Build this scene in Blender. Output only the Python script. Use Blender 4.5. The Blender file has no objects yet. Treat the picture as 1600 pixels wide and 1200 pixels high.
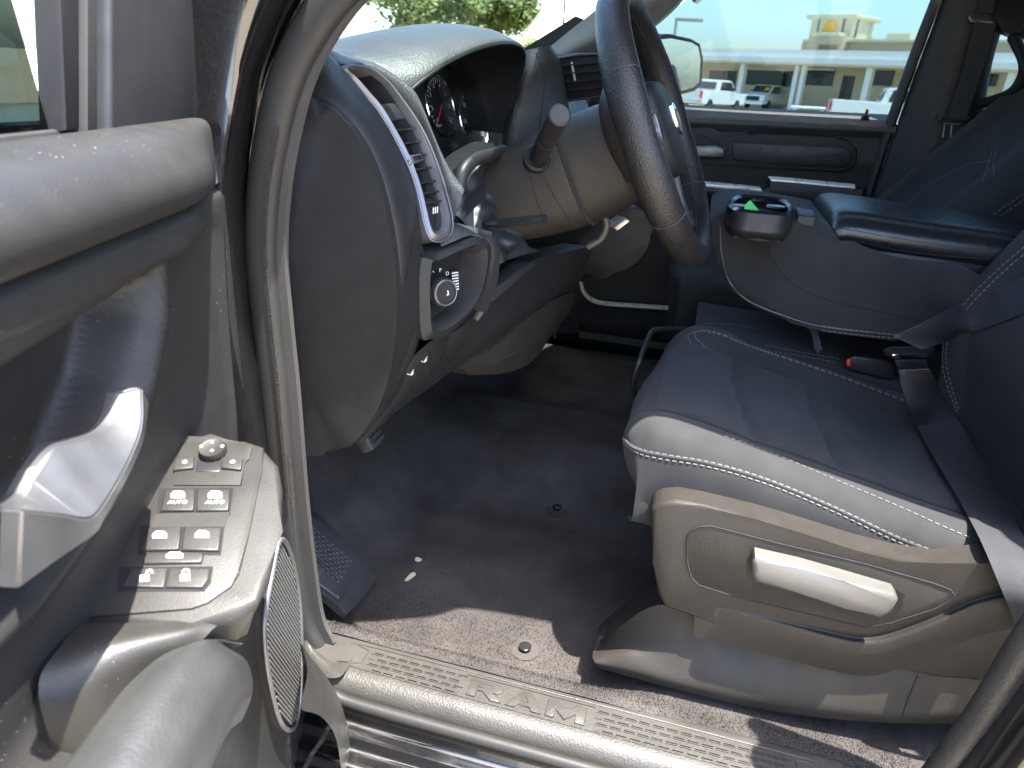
import bpy, bmesh, math, random
from math import sin, cos, pi, radians, sqrt, atan2, exp
from mathutils import Vector as V, Matrix, noise
from mathutils.bvhtree import BVHTree
random.seed(7)
scn = bpy.context.scene
# ------------------------------------------------------------------ camera
F = 1118.0; CAM = V((-1.523, .182, .804)); YAW, PITCH, ROLL = .241, .407, .064
FW = V((cos(PITCH)*cos(YAW), cos(PITCH)*sin(YAW), -sin(PITCH)))
_rt = V((sin(YAW), -cos(YAW), 0)); _up = _rt.cross(FW)
RT = _rt*cos(ROLL)+_up*sin(ROLL); UP = _up*cos(ROLL)-_rt*sin(ROLL)
cd = bpy.data.cameras.new('camera'); cam = bpy.data.objects.new('camera', cd)
scn.collection.objects.link(cam); scn.camera = cam
cd.sensor_width = 36; cd.lens = F/1600*36; cd.clip_start = .02; cd.clip_end = 2000
m = Matrix.Identity(4)
for i in range(3):
    m[i][0] = RT[i]; m[i][1] = UP[i]; m[i][2] = -FW[i]; m[i][3] = CAM[i]
cam.matrix_world = m
cd.dof.use_dof = True; cd.dof.focus_distance = 1.05; cd.dof.aperture_fstop = 9.0
# ------------------------------------------------------------------ sky and sun
SUN = V((-.086, -.21, .97)).normalized()
w = bpy.data.worlds.new('World'); scn.world = w; w.use_nodes = True
wt = w.node_tree; bg = wt.nodes['Background']
sk = wt.nodes.new('ShaderNodeTexSky'); sk.sky_type = 'NISHITA'; sk.sun_disc = False
sk.sun_elevation = math.asin(SUN.z); sk.sun_rotation = atan2(SUN.x, SUN.y) % (2*pi)
sk.air_density = 1.0; sk.dust_density = 2.2; sk.ozone_density = 1.2
wt.links.new(sk.outputs[0], bg.inputs[0]); bg.inputs[1].default_value = .15
sl = bpy.data.lights.new('sun', 'SUN'); sl.energy = 3.4; sl.angle = radians(.53); sl.color = (1, .95, .87)
so = bpy.data.objects.new('sun', sl); scn.collection.objects.link(so)
so.rotation_euler = SUN.to_track_quat('Z', 'Y').to_euler(); so.location = (0, 0, 30)
scn.view_settings.view_transform = 'Standard'; scn.view_settings.look = 'None'
scn.view_settings.exposure = 3.32; scn.view_settings.gamma = 1
scn.cycles.max_bounces = 10; scn.cycles.transparent_max_bounces = 16; scn.cycles.use_denoising = True
# ------------------------------------------------------------------ pixel helpers (photo 1600x1200)
def ray(x, y): return FW+RT*((x-800)/F)+UP*((600-y)/F)
def onp(x, y, n, p):
    d = ray(x, y); return CAM+d*((p-CAM).dot(n)/d.dot(n))
def PX(x, y, v): return onp(x, y, V((1, 0, 0)), V((v, 0, 0)))
def PY(x, y, v): return onp(x, y, V((0, 1, 0)), V((0, v, 0)))
def PZ(x, y, v): return onp(x, y, V((0, 0, 1)), V((0, 0, v)))
def G(l): return [PX(*p) for p in l]
def GX(l, X): return [PX(p[0], p[1], X) for p in l]
DA = radians(75)                                       # the driver's door stands open by this much
DH = V((-.90, .655, 0)); DD = V((-sin(DA), -cos(DA), 0)); DN = V((cos(DA), -sin(DA), 0))
def dp(u, o, z): return DH+DD*u+DN*o+V((0, 0, z))
def PD(x, y, o): return onp(x, y, DN, DH+DN*o)
# ------------------------------------------------------------------ mesh helpers
def cr(p, n, closed=False):
    "catmull-rom through p, n pieces for each span"
    out = []; N = len(p)
    if N < 3 and not closed:
        return [p[0].lerp(p[1], i/n) for i in range(n+1)]
    for i in range(N if closed else N-1):
        if closed: a, b, c, d = p[i-1], p[i], p[(i+1) % N], p[(i+2) % N]
        else:
            b, c = p[i], p[i+1]
            a = p[i-1] if i else b*2-c
            d = p[i+2] if i+2 < N else c*2-b
        for k in range(n):
            t = k/n
            out.append(.5*((2*b)+(c-a)*t+(2*a-5*b+4*c-d)*t*t+(3*b-a-3*c+d)*t**3))
    if not closed: out.append(p[-1].copy())
    return out
def ss(a, b, t):
    t = min(1, max(0, (t-a)/(b-a))); return t*t*(3-2*t)
def finish(bm, ang=38):
    bm.normal_update()
    for f in bm.faces: f.smooth = True
    th = radians(ang)
    for e in bm.edges:
        e.smooth = not (len(e.link_faces) == 2 and e.calc_face_angle(0) > th)
    return bm
def obj(name, bm, mat, parent=None, ang=38):
    bmesh.ops.recalc_face_normals(bm, faces=bm.faces)
    finish(bm, ang)
    me = bpy.data.meshes.new(name); bm.to_mesh(me); bm.free()
    o = bpy.data.objects.new(name, me); scn.collection.objects.link(o)
    me.materials.append(MAT[mat])
    if parent is not None:
        o.parent = parent
        inv = Matrix.Identity(4); q = parent
        while q is not None:
            if q.type == 'EMPTY': inv = Matrix.Translation(-q.location)
            q = q.parent
        o.matrix_parent_inverse = inv if parent.type == 'EMPTY' else Matrix.Identity(4)
    return o
def tag(o, label, cat=None, group=None, kind=None):
    if label: o['label'] = label
    if cat: o['category'] = cat
    if group: o['group'] = group
    if kind: o['kind'] = kind
    return o
def thing(name, label, cat, loc, group=None):
    o = bpy.data.objects.new(name, None); scn.collection.objects.link(o); o.location = loc
    o.empty_display_size = .05
    return tag(o, label, cat, group)
def loft(rows, nu=4, nv=4, back=None, bm=None, closed=False, fn=None):
    "rows of control points -> smooth skin; back = offset that gives it thickness"
    bm = bm or bmesh.new()
    R = [cr(r, nu, closed) for r in rows]
    cols = [cr([R[i][j] for i in range(len(R))], nv) for j in range(len(R[0]))]
    nr, nc = len(cols[0]), len(cols)
    def P(i, j):
        p = cols[j][i]
        return fn(p, j/(nc-1), i/(nr-1)) if fn else p
    vs = [[bm.verts.new(P(i, j)) for j in range(nc)] for i in range(nr)]
    J = nc if closed else nc-1
    for i in range(nr-1):
        for j in range(J):
            k = (j+1) % nc
            bm.faces.new((vs[i][j], vs[i][k], vs[i+1][k], vs[i+1][j]))
    if back is not None:
        b = V(back)
        bs = [[bm.verts.new(v.co+b) for v in r] for r in vs]
        for i in range(nr-1):
            for j in range(J):
                k = (j+1) % nc
                bm.faces.new((bs[i][j], bs[i+1][j], bs[i+1][k], bs[i][k]))
        def wall(a, c):
            for i in range(len(a)-1): bm.faces.new((a[i], a[i+1], c[i+1], c[i]))
        if not closed:
            wall([r[0] for r in vs], [r[0] for r in bs]); wall([r[-1] for r in vs], [r[-1] for r in bs])
        for e in (0, -1):
            a, c = list(vs[e]), list(bs[e])
            if closed: a.append(a[0]); c.append(c[0])
            wall(a, c)
    return bm
def slab(pts, thick, bev=0, seg=3, smooth=0, bm=None):
    "a plate with the outline pts and the thickness vector, front edge rounded"
    bm = bm or bmesh.new()
    if smooth: pts = cr(pts, smooth, True)
    t = V(thick)
    a = [bm.verts.new(p) for p in pts]; b = [bm.verts.new(p+t) for p in pts]
    N = len(a); f = bm.faces.new(a); bm.faces.new(b[::-1])
    for i in range(N): bm.faces.new((a[i], b[i], b[(i+1) % N], a[(i+1) % N]))
    if bev:
        bmesh.ops.bevel(bm, geom=list(f.edges), offset=bev, segments=seg, affect='EDGES', profile=.5)
    return bm
def frames(p, closed=False, ref=None):
    N = len(p); T = []
    for i in range(N):
        a = p[i-1] if (i or closed) else p[0]; b = p[(i+1) % N] if (i < N-1 or closed) else p[-1]
        T.append((b-a).normalized())
    out = []
    if ref is not None:
        for t in T:
            s = t.cross(V(ref)).normalized(); out.append((s, s.cross(t).normalized()))
        return out
    u = T[0].orthogonal().normalized()
    for t in T:
        u = (u-t*u.dot(t)).normalized(); out.append((u, t.cross(u)))
    return out
def sweep(path, prof, ref=None, closed=False, bm=None, cap=True, scale=None):
    bm = bm or bmesh.new(); fr = frames(path, closed, ref); rings = []
    for i, (p, (s, u)) in enumerate(zip(path, fr)):
        k = scale[i] if scale else 1
        rings.append([bm.verts.new(p+s*a*k+u*b*k) for a, b in prof])
    n = len(prof)
    for i in range(len(path) if closed else len(path)-1):
        A, B = rings[i], rings[(i+1) % len(path)]
        for j in range(n): bm.faces.new((A[j], A[(j+1) % n], B[(j+1) % n], B[j]))
    if cap and not closed:
        bm.faces.new(rings[0][::-1]); bm.faces.new(rings[-1])
    return bm
def circ(r, n=12, ry=None): return [(r*cos(2*pi*k/n), (ry or r)*sin(2*pi*k/n)) for k in range(n)]
def tube(path, r, n=12, closed=False, bm=None, ry=None, ref=None, sm=0, scale=None):
    if sm: path = cr(path, sm, closed)
    return sweep(path, circ(r, n, ry), ref, closed, bm, scale=scale)
def rbox(c, ax, ay, az, bev=.004, seg=2, bm=None):
    "rounded box, half axes ax ay az"
    bm = bm or bmesh.new(); c = V(c); ax, ay, az = V(ax), V(ay), V(az)
    v = {}
    for i in (-1, 1):
        for j in (-1, 1):
            for k in (-1, 1): v[i, j, k] = bm.verts.new(c+ax*i+ay*j+az*k)
    fs = []
    for s in (-1, 1):
        fs.append(bm.faces.new([v[s, -1, -1], v[s, 1, -1], v[s, 1, 1], v[s, -1, 1]]))
        fs.append(bm.faces.new([v[-1, s, -1], v[1, s, -1], v[1, s, 1], v[-1, s, 1]]))
        fs.append(bm.faces.new([v[-1, -1, s], v[1, -1, s], v[1, 1, s], v[-1, 1, s]]))
    bmesh.ops.recalc_face_normals(bm, faces=fs)
    if bev:
        es = list({e for f in fs for e in f.edges})
        bmesh.ops.bevel(bm, geom=es, offset=bev, segments=seg, affect='EDGES', profile=.5)
    return bm
def box(a, b, bm=None, bev=0):
    a, b = V(a), V(b); h = (b-a)/2
    return rbox((a+b)/2, (abs(h.x), 0, 0), (0, abs(h.y), 0), (0, 0, abs(h.z)), bev, 2, bm)
def lathe(c, axis, prof, n=24, bm=None):
    "prof: (radius, height along axis)"
    bm = bm or bmesh.new(); c = V(c); a = V(axis).normalized(); u = a.orthogonal().normalized(); v = a.cross(u); R = []
    for r, h in prof:
        R.append([bm.verts.new(c+a*h+(u*cos(2*pi*k/n)+v*sin(2*pi*k/n))*max(r, 1e-5)) for k in range(n)])
    for A, B in zip(R, R[1:]):
        for k in range(n): bm.faces.new((A[k], A[(k+1) % n], B[(k+1) % n], B[k]))
    bm.faces.new(R[0][::-1]); bm.faces.new(R[-1])
    return bm
def ring_strip(o, i, thick, n=4, lift=None, bm=None):
    "a frame between an outer and an inner outline (same count), thickness vector"
    bm = bm or bmesh.new(); o = cr(o, n, True); i = cr(i, n, True); t = V(thick); l = V(lift or (0, 0, 0))
    mid = [a.lerp(b, .5)+l for a, b in zip(o, i)]
    L = [[bm.verts.new(p) for p in q] for q in ([p+t for p in o], o, mid, i, [p+t for p in i])]
    N = len(o)
    for A, B in zip(L, L[1:]+L[:1]):
        for k in range(N): bm.faces.new((A[k], A[(k+1) % N], B[(k+1) % N], B[k]))
    return bm
def bvh(o):
    me = o.data
    return BVHTree.FromPolygons([v.co.copy() for v in me.vertices], [list(p.vertices) for p in me.polygons])
def cast(tree, x, y, lift=.0008, near=False):
    d = ray(x, y).normalized(); h = tree.ray_cast(CAM, d)
    if h[0] is None:
        if not near: return None
        best = min((tree.find_nearest(CAM+d*(.3+.01*k)) for k in range(220)), key=lambda q: q[3]); h = best
    nn = h[1] if h[1].dot(d) < 0 else -h[1]
    return h[0]+nn*lift, nn
def stitches(tree, px, ln=.0055, gap=.0035, wd=.0007, sm=10, lift=.0006, bm=None):
    "thread dashes laid on a surface along a drawn line"
    bm = bm or bmesh.new(); pts = []
    for p in cr([V((a, b, 0)) for a, b in px], sm):
        h = cast(tree, p.x, p.y, lift)
        if h: pts.append(h)
    if len(pts) < 2: return bm
    S = [0]
    for a, b in zip(pts, pts[1:]): S.append(S[-1]+(b[0]-a[0]).length)
    def at(s):
        for i in range(len(S)-1):
            if S[i+1] >= s and S[i+1] > S[i]:
                t = (s-S[i])/(S[i+1]-S[i]); return pts[i][0].lerp(pts[i+1][0], t), pts[i][1]
        return pts[-1]
    s = 0
    while s+ln < S[-1]:
        a, na = at(s); b, nb = at(s+ln); t = b-a
        if 0 < t.length < ln*2:
            sd = t.normalized().cross(na).normalized()*wd
            rbox((a+b)/2+na*wd*.3, t*.5, sd, na*wd*.7, 0, 1, bm)
        s += ln+gap
    return bm
def line_on(tree, px, r=.001, sm=8, lift=.0, n=6, bm=None):
    pts = []
    for p in cr([V((a, b, 0)) for a, b in px], sm):
        h = cast(tree, p.x, p.y, lift)
        if h: pts.append(h[0])
    return tube(pts, r, n, bm=bm) if len(pts) > 1 else (bm or bmesh.new())
def text(s, size, mtx, ext=.001, sx=1, bm=None, align='CENTER', bold=0):
    cu = bpy.data.curves.new('t', 'FONT'); cu.body = s; cu.size = size; cu.extrude = ext; cu.align_x = align; cu.align_y = 'CENTER'
    cu.offset = bold; cu.resolution_u = 3
    o = bpy.data.objects.new('t', cu); scn.collection.objects.link(o)
    dg = bpy.context.evaluated_depsgraph_get(); me = bpy.data.meshes.new_from_object(o.evaluated_get(dg))
    bm = bm or bmesh.new(); b2 = bmesh.new(); b2.from_mesh(me)
    bmesh.ops.transform(b2, matrix=mtx @ Matrix.Diagonal((sx, 1, 1, 1)), verts=b2.verts)
    tmp = bpy.data.meshes.new('x'); b2.to_mesh(tmp); b2.free(); bm.from_mesh(tmp)
    bpy.data.meshes.remove(tmp); bpy.data.objects.remove(o); bpy.data.curves.remove(cu); bpy.data.meshes.remove(me)
    return bm
def basis(o, x, y):
    x = V(x).normalized(); z = x.cross(V(y)).normalized(); y = z.cross(x)
    mm = Matrix.Identity(4)
    for i in range(3): mm[i][0] = x[i]; mm[i][1] = y[i]; mm[i][2] = z[i]; mm[i][3] = o[i]
    return mm
# ------------------------------------------------------------------ materials
MAT = {}
def mat(name, col, rough=.5, metal=0, grain=0, gscale=500, kind='noise', coat=0, spec=.5, var=.12, dust=0, sheen=0, ior=None, dist=.001):
    m = bpy.data.materials.new(name); m.use_nodes = True; nt = m.node_tree; b = nt.nodes['Principled BSDF']
    N, L = nt.nodes.new, nt.links.new
    tc = N('ShaderNodeTexCoord')
    b.inputs['Metallic'].default_value = metal; b.inputs['Coat Weight'].default_value = coat; b.inputs['Coat Roughness'].default_value = .04
    b.inputs['Specular IOR Level'].default_value = spec
    if sheen: b.inputs['Sheen Weight'].default_value = sheen; b.inputs['Sheen Roughness'].default_value = .5
    # large soft wear in colour and gloss
    n1 = N('ShaderNodeTexNoise'); n1.inputs['Scale'].default_value = 9; n1.inputs['Detail'].default_value = 6; n1.inputs['Roughness'].default_value = .6
    L(tc.outputs['Object'], n1.inputs['Vector'])
    mr = N('ShaderNodeMapRange'); mr.inputs['From Min'].default_value = .3; mr.inputs['From Max'].default_value = .7
    mr.inputs['To Min'].default_value = 1-var; mr.inputs['To Max'].default_value = 1+var; L(n1.outputs['Fac'], mr.inputs['Value'])
    mx = N('ShaderNodeVectorMath'); mx.operation = 'SCALE'; mx.inputs[0].default_value = col[:3]; L(mr.outputs[0], mx.inputs['Scale'])
    cs = mx.outputs[0]
    rr = N('ShaderNodeMapRange'); rr.inputs['From Min'].default_value = .3; rr.inputs['From Max'].default_value = .7
    rr.inputs['To Min'].default_value = max(0, rough-.07); rr.inputs['To Max'].default_value = min(1, rough+.07)
    n3 = N('ShaderNodeTexNoise'); n3.inputs['Scale'].default_value = 40; n3.inputs['Detail'].default_value = 4
    L(tc.outputs['Object'], n3.inputs['Vector']); L(n3.outputs['Fac'], rr.inputs['Value']); L(rr.outputs[0], b.inputs['Roughness'])
    if dust:
        vo = N('ShaderNodeTexVoronoi'); vo.inputs['Scale'].default_value = 170; L(tc.outputs['Object'], vo.inputs['Vector'])
        n2 = N('ShaderNodeTexNoise'); n2.inputs['Scale'].default_value = 14; L(tc.outputs['Object'], n2.inputs['Vector'])
        lt = N('ShaderNodeMath'); lt.operation = 'LESS_THAN'
        th = N('ShaderNodeMath'); th.operation = 'MULTIPLY'; th.inputs[1].default_value = .22*dust
        sb = N('ShaderNodeMath'); sb.operation = 'SUBTRACT'; sb.inputs[1].default_value = .35; sb.use_clamp = True
        L(n2.outputs['Fac'], sb.inputs[0]); L(sb.outputs[0], th.inputs[0]); L(vo.outputs['Distance'], lt.inputs[0]); L(th.outputs[0], lt.inputs[1])
        mm = N('ShaderNodeMix'); mm.data_type = 'RGBA'; L(lt.outputs[0], mm.inputs['Factor']); L(cs, mm.inputs['A']); mm.inputs['B'].default_value = (.2, .18, .15, 1)
        cs = mm.outputs['Result']
    L(cs, b.inputs['Base Color'])
    if grain:
        if kind == 'leather':
            g = N('ShaderNodeTexVoronoi'); g.feature = 'SMOOTH_F1'; g.inputs['Scale'].default_value = gscale; out = g.outputs['Distance']
            nn = N('ShaderNodeTexNoise'); nn.inputs['Scale'].default_value = gscale*.5; L(tc.outputs['Object'], nn.inputs['Vector'])
            va = N('ShaderNodeVectorMath'); va.operation = 'MULTIPLY_ADD'; va.inputs[1].default_value = (.004,)*3
            L(nn.outputs['Color'], va.inputs[0]); L(tc.outputs['Object'], va.inputs[2]); L(va.outputs[0], g.inputs['Vector'])
        else:
            g = N('ShaderNodeTexNoise'); g.inputs['Scale'].default_value = gscale; g.inputs['Detail'].default_value = 3; out = g.outputs['Fac']
            L(tc.outputs['Object'], g.inputs['Vector'])
        bp = N('ShaderNodeBump'); bp.inputs['Strength'].default_value = grain; bp.inputs['Distance'].default_value = dist
        L(out, bp.inputs['Height']); L(bp.outputs[0], b.inputs['Normal'])
    MAT[name] = m
    return m
mat('dash_plastic', (0.015, 0.015, 0.0155), .48, spec=0.22, grain=.32, gscale=700, kind='leather', dust=.5)
mat('pad_top', (0.019, 0.02, 0.019), .5, grain=.6, gscale=420, kind='leather', dust=.4)
mat('smooth_plastic', (0.014, 0.014, 0.015), .42, spec=0.28, grain=.12, gscale=900, dust=.3)
mat('gloss_plastic', (.012, .012, .013), .18, dust=.3)
mat('dark_plastic', (0.009, 0.009, 0.01), .55, spec=0.2, grain=.1, gscale=700)
mat('door_plastic', (0.017, 0.0165, 0.016), .5, spec=0.25, grain=.22, gscale=800, kind='leather', dust=1.3)
mat('worn_plastic', (0.018, 0.017, 0.0155), .52, spec=0.35, grain=.25, gscale=600, dust=.9, var=.3)
mat('armrest_skin', (0.026, 0.0265, 0.026), .42, grain=.2, gscale=380, kind='leather', var=.25, dust=.4)
mat('seat_plastic', (0.0185, 0.0162, 0.0138), .52, spec=0.25, grain=.5, gscale=600, dust=.5)
mat('sill_plastic', (0.034, 0.032, 0.029), .45, spec=0.35, grain=.5, gscale=420, kind='leather', dust=.9, var=.2)
mat('fabric', (0.0215, 0.022, 0.0225), .95, grain=.7, gscale=1300, sheen=.05, spec=.2, var=.2, dust=.12)
mat('fabric_side', (0.024, 0.023, 0.023), .95, grain=.6, gscale=1500, sheen=.2, spec=.2, var=.15, dust=.15)
mat('fabric_insert', (0.024, 0.0255, 0.027), .95, grain=.8, gscale=900, sheen=.05, spec=.15, var=.2, dust=.15)
mat('vinyl', (0.013, 0.0145, 0.016), .33, grain=.2, gscale=500, kind='leather', var=.2)
mat('rim_leather', (0.012, 0.0115, 0.0115), .40, spec=0.35, grain=.8, gscale=520, kind='leather', var=.15)
mat('carpet', (0.056, 0.051, 0.048), 1, grain=1, gscale=650, spec=.1, var=.35, dust=.5, dist=.004)
mat('rubber', (0.018, 0.0175, 0.017), .55, spec=0.3, grain=.15, gscale=700, dust=.6)
mat('mat_rubber', (0.022, 0.023, 0.025), .5, grain=.2, gscale=300, dust=.6, var=.35)
mat('webbing', (.020, .021, .024), .8, grain=.5, gscale=900, spec=.3)
mat('thread', (0.11, 0.107, 0.103), .8)
mat('satin_lit', (.5, .5, .46), .3, metal=.35, var=.05)  # silver for the far door trims, window light put into its brightness
mat('thread_brown', (.022, .016, .012), .8)
mat('seal_grey', (.045, .043, .041), .5, spec=0.3, grain=.2, gscale=500, dust=.5)
mat('seam', (.008, .008, .009), .9)
mat('silver', (.13, .132, .138), .40, metal=.75, var=.08)
mat('silver_dull', (0.13, 0.13, 0.145), .38, metal=.6)
mat('chrome', (.7, .7, .72), .12, metal=1, var=.03)
mat('steel', (.35, .35, .36), .35, metal=.9)
mat('grey_plastic', (0.066, 0.063, 0.058), .48, grain=.15, gscale=800, var=.06)
mat('print_white', (.48, .48, .47), .6, var=.02)
mat('print_grey', (.32, .32, .32), .6, var=.02)
mat('red_plastic', (.6, .03, .02), .4)
mat('ticket_green', (.06, .42, .08), .7)
mat('leaf_crumb', (.40, .36, .24), .9)
mat('gauge_face', (.012, .013, .015), .4)
mat('white_paint', (.75, .75, .73), .25, coat=.5, var=.03)
mat('car_dark', (.03, .035, .045), .25, coat=.6)
mat('tyre', (.02, .02, .02), .85)
mat('glass_dark', (.02, .03, .035), .05, spec=.8)
mat('lamp_red', (.5, .02, .02), .25)
mat('yellow_paint', (.75, .45, .03), .5)
mat('stucco_white', (.72, .72, .69), .85, grain=.2, gscale=20, var=.06)
mat('stucco_beige', (.52, .42, .26), .9, grain=.2, gscale=15, var=.08)
mat('stucco_cream', (.62, .55, .40), .9, grain=.2, gscale=15, var=.08)
mat('trim_brown', (0.22, 0.16, 0.09), .8)
mat('sign_orange', (.75, .42, .04), .6)
mat('wall_grey', (.35, .34, .31), .9, var=.1)
mat('bark', (.06, .045, .03), .95, grain=.8, gscale=20)
mat('pole_grey', (.35, .35, .34), .6)
def paint():
    m = mat('body_paint', (.003, .003, .004), .2, coat=1, var=.1); nt = m.node_tree; b = nt.nodes['Principled BSDF']; N, L = nt.nodes.new, nt.links.new
    tc = N('ShaderNodeTexCoord'); vo = N('ShaderNodeTexVoronoi'); vo.inputs['Scale'].default_value = 2200; L(tc.outputs['Object'], vo.inputs['Vector'])
    sp = N('ShaderNodeSeparateColor'); L(vo.outputs['Color'], sp.inputs[0])
    g = N('ShaderNodeMath'); g.operation = 'GREATER_THAN'; g.inputs[1].default_value = .93; L(sp.outputs[0], g.inputs[0])
    mx = N('ShaderNodeMix'); mx.data_type = 'RGBA'; mx.inputs['A'].default_value = (.003, .003, .004, 1); mx.inputs['B'].default_value = (.03, .025, .017, 1)
    L(g.outputs[0], mx.inputs['Factor']); L(mx.outputs['Result'], b.inputs['Base Color'])
paint()
def ground_mat():
    m = mat('lot_concrete', (0.38, 0.315, 0.23), .9, grain=.4, gscale=60, var=.15, dist=.01)
ground_mat()
mat('mirror', (.85, .87, .87), .02, metal=1, var=.01)
def glass(name, tint, gl=.03, gz=.9):
    m = bpy.data.materials.new(name); m.use_nodes = True; nt = m.node_tree; nt.nodes.clear(); N, L = nt.nodes.new, nt.links.new
    o = N('ShaderNodeOutputMaterial'); t = N('ShaderNodeBsdfTransparent'); t.inputs[0].default_value = (*tint, 1)
    g = N('ShaderNodeBsdfGlossy'); g.inputs['Roughness'].default_value = .02; g.inputs['Color'].default_value = (1, 1, 1, 1)
    lw = N('ShaderNodeLayerWeight'); pw = N('ShaderNodeMath'); pw.operation = 'POWER'; pw.inputs[1].default_value = 5; L(lw.outputs['Facing'], pw.inputs[0])
    fr = N('ShaderNodeMath'); fr.operation = 'MULTIPLY_ADD'; fr.inputs[1].default_value = gz; fr.inputs[2].default_value = gl; L(pw.outputs[0], fr.inputs[0])
    mx = N('ShaderNodeMixShader'); L(fr.outputs[0], mx.inputs[0]); L(t.outputs[0], mx.inputs[1]); L(g.outputs[0], mx.inputs[2]); L(mx.outputs[0], o.inputs[0])
    MAT[name] = m
glass('glass_side', (.34, .41, .43), .012); glass('glass_wind', (.44, .52, .52), .012, .3); glass('glass_clear', (.94, .95, .95)); glass('glass_door', (.18, .21, .20))
def leafmat(name, col):
    m = bpy.data.materials.new(name); m.use_nodes = True; nt = m.node_tree; b = nt.nodes['Principled BSDF']; N, L = nt.nodes.new, nt.links.new
    tc = N('ShaderNodeTexCoord'); n1 = N('ShaderNodeTexNoise'); n1.inputs['Scale'].default_value = 1.2; L(tc.outputs['Object'], n1.inputs['Vector'])
    mx = N('ShaderNodeMix'); mx.data_type = 'RGBA'; mx.inputs['A'].default_value = (*[c*.6 for c in col], 1); mx.inputs['B'].default_value = (*[c*1.3 for c in col], 1)
    L(n1.outputs['Fac'], mx.inputs['Factor']); L(mx.outputs['Result'], b.inputs['Base Color']); b.inputs['Roughness'].default_value = .6
    tr = N('ShaderNodeBsdfTranslucent'); L(mx.outputs['Result'], tr.inputs[0]); ms = N('ShaderNodeMixShader'); ms.inputs[0].default_value = .45
    L(b.outputs[0], ms.inputs[1]); L(tr.outputs[0], ms.inputs[2]); L(ms.outputs[0], nt.nodes['Material Output'].inputs[0])
    MAT[name] = m
leafmat('leaf', (.10, .135, .024))
# ================================================================== OUTSIDE
GZ = -.62
bm = bmesh.new()
N_ = 40
vs = [[bm.verts.new((-150+10*i, -200+10*j, GZ)) for j in range(N_+1)] for i in range(N_+1)]
for i in range(N_):
    for j in range(N_): bm.faces.new((vs[i][j], vs[i+1][j], vs[i+1][j+1], vs[i][j+1]))
tag(obj('ground', bm, 'lot_concrete'), 'sunlit tan concrete lot outside the truck', kind='structure')
def PG(x, y): return PZ(x, y, GZ)
# --- the low white building across the lot; its front runs along FD
FA = radians(52); FD = V((cos(FA), sin(FA), 0)); FN = V((-sin(FA), cos(FA), 0))
if FN.dot(CAM-V((50, 10, 0))) < 0: FN = -FN
def horiz(x, dist):
    d = ray(x, 138); d.z = 0; return V((CAM.x, CAM.y, 0))+d.normalized()*dist
B0 = horiz(1300, 62)
def PB(x, y, back=0): return onp(x, y, FN, B0-FN*back)
def fa(x, y, back=0):
    p = PB(x, y, back); return (p-B0).dot(FD), p.z
def fb(s0, s1, z0, z1, b0, b1, bm=None):
    "box on the facade: along, height, depth behind the front"
    c = B0+FD*((s0+s1)/2)-FN*((b0+b1)/2)+V((0, 0, (z0+z1)/2))
    return rbox(c, FD*(abs(s1-s0)/2), FN*(abs(b1-b0)/2), V((0, 0, abs(z1-z0)/2)), 0, 1, bm)
bld = thing('shop_building', 'long white single storey building with columned walkway across the lot', 'building', (B0.x, B0.y, GZ))
sL = fa(940, 90)[0]; sR = fa(1720, 90)[0]
zt = fa(1300, 79)[1]; zb = fa(1300, 98)[1]
obj('fascia', fb(sL, sR, zb, zt, -.3, 9), 'stucco_white', bld)
obj('roof_edge', fb(sL, sR, zb-.12, zb+.25, -.55, -.3), 'stucco_white', bld)
obj('ceiling', fb(sL, sR, zb-.25, zb-.125, -.3, 3.5), 'stucco_cream', bld)
obj('wall', fb(sL, sR, GZ, zb-.26, 3.5, 4.2), 'stucco_cream', bld)
for x0, x1 in ((1108, 1150), (1166, 1237), (1260, 1303), (1364, 1396), (1440, 1470), (1500, 1560)):
    a = fa(x0, 120, 3.45)[0]; b = fa(x1, 120, 3.45)[0]
    wz = fa((x0+x1)/2, 110, 3.45)[1]; wl = fa((x0+x1)/2, 134, 3.45)[1]
    wn = obj('window', fb(a, b, wl, wz, 3.4, 3.55), 'glass_dark', bld)
    obj('frame', fb(a-.08, b+.08, wz, wz+.15, 3.38, 3.5), 'stucco_white', wn)
a = fa(1318, 120, 3.45)[0]; b = fa(1336, 120, 3.45)[0]
dr = obj('door', fb(a, b, GZ, fa(1327, 119, 3.45)[1], 3.38, 3.5), 'car_dark', bld)
for x in (1000, 1060, 1157, 1242, 1253, 1356, 1480, 1580):
    s = fa(x, 115)[0]; hw = .16 if x in (1242, 1253) else .22
    obj('column', fb(s-hw, s+hw, GZ, zb-.26, .1, .1+2*hw), 'stucco_white', bld)
# beige parapet and the corner tower
tb = thing('beige_building', 'beige parapet building with square corner tower behind the white roof', 'building', (B0.x-FN.x*14, B0.y-FN.y*14, GZ))
s0 = fa(1253, 70, 12)[0]; s1 = fa(1720, 70, 12)[0]; zp = fa(1350, 66, 12)[1]
obj('parapet_wall', fb(s0, s1, GZ, zp, 12, 22), 'stucco_beige', tb)
obj('cornice', fb(s0-.2, s1, zp, zp+.2, 11.7, 22.2), 'stucco_cream', tb)
a, b = fa(1270, 60, 11.5)[0], fa(1322, 60, 11.5)[0]; z2 = fa(1296, 57, 11.5)[1]
obj('tower_base', fb(a, b, GZ, z2, 11.0, 17), 'stucco_beige', tb)
obj('base_cap', fb(a-.3, b+.3, z2, z2+.3, 10.7, 17.3), 'stucco_cream', tb)
sg = fb(fa(1280, 72, 10.9)[0], fa(1308, 72, 10.9)[0], fa(1294, 77, 10.9)[1], fa(1294, 70, 10.9)[1], 10.85, 11.0)
obj('blank_sign_board', sg, 'trim_brown', tb)
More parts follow.
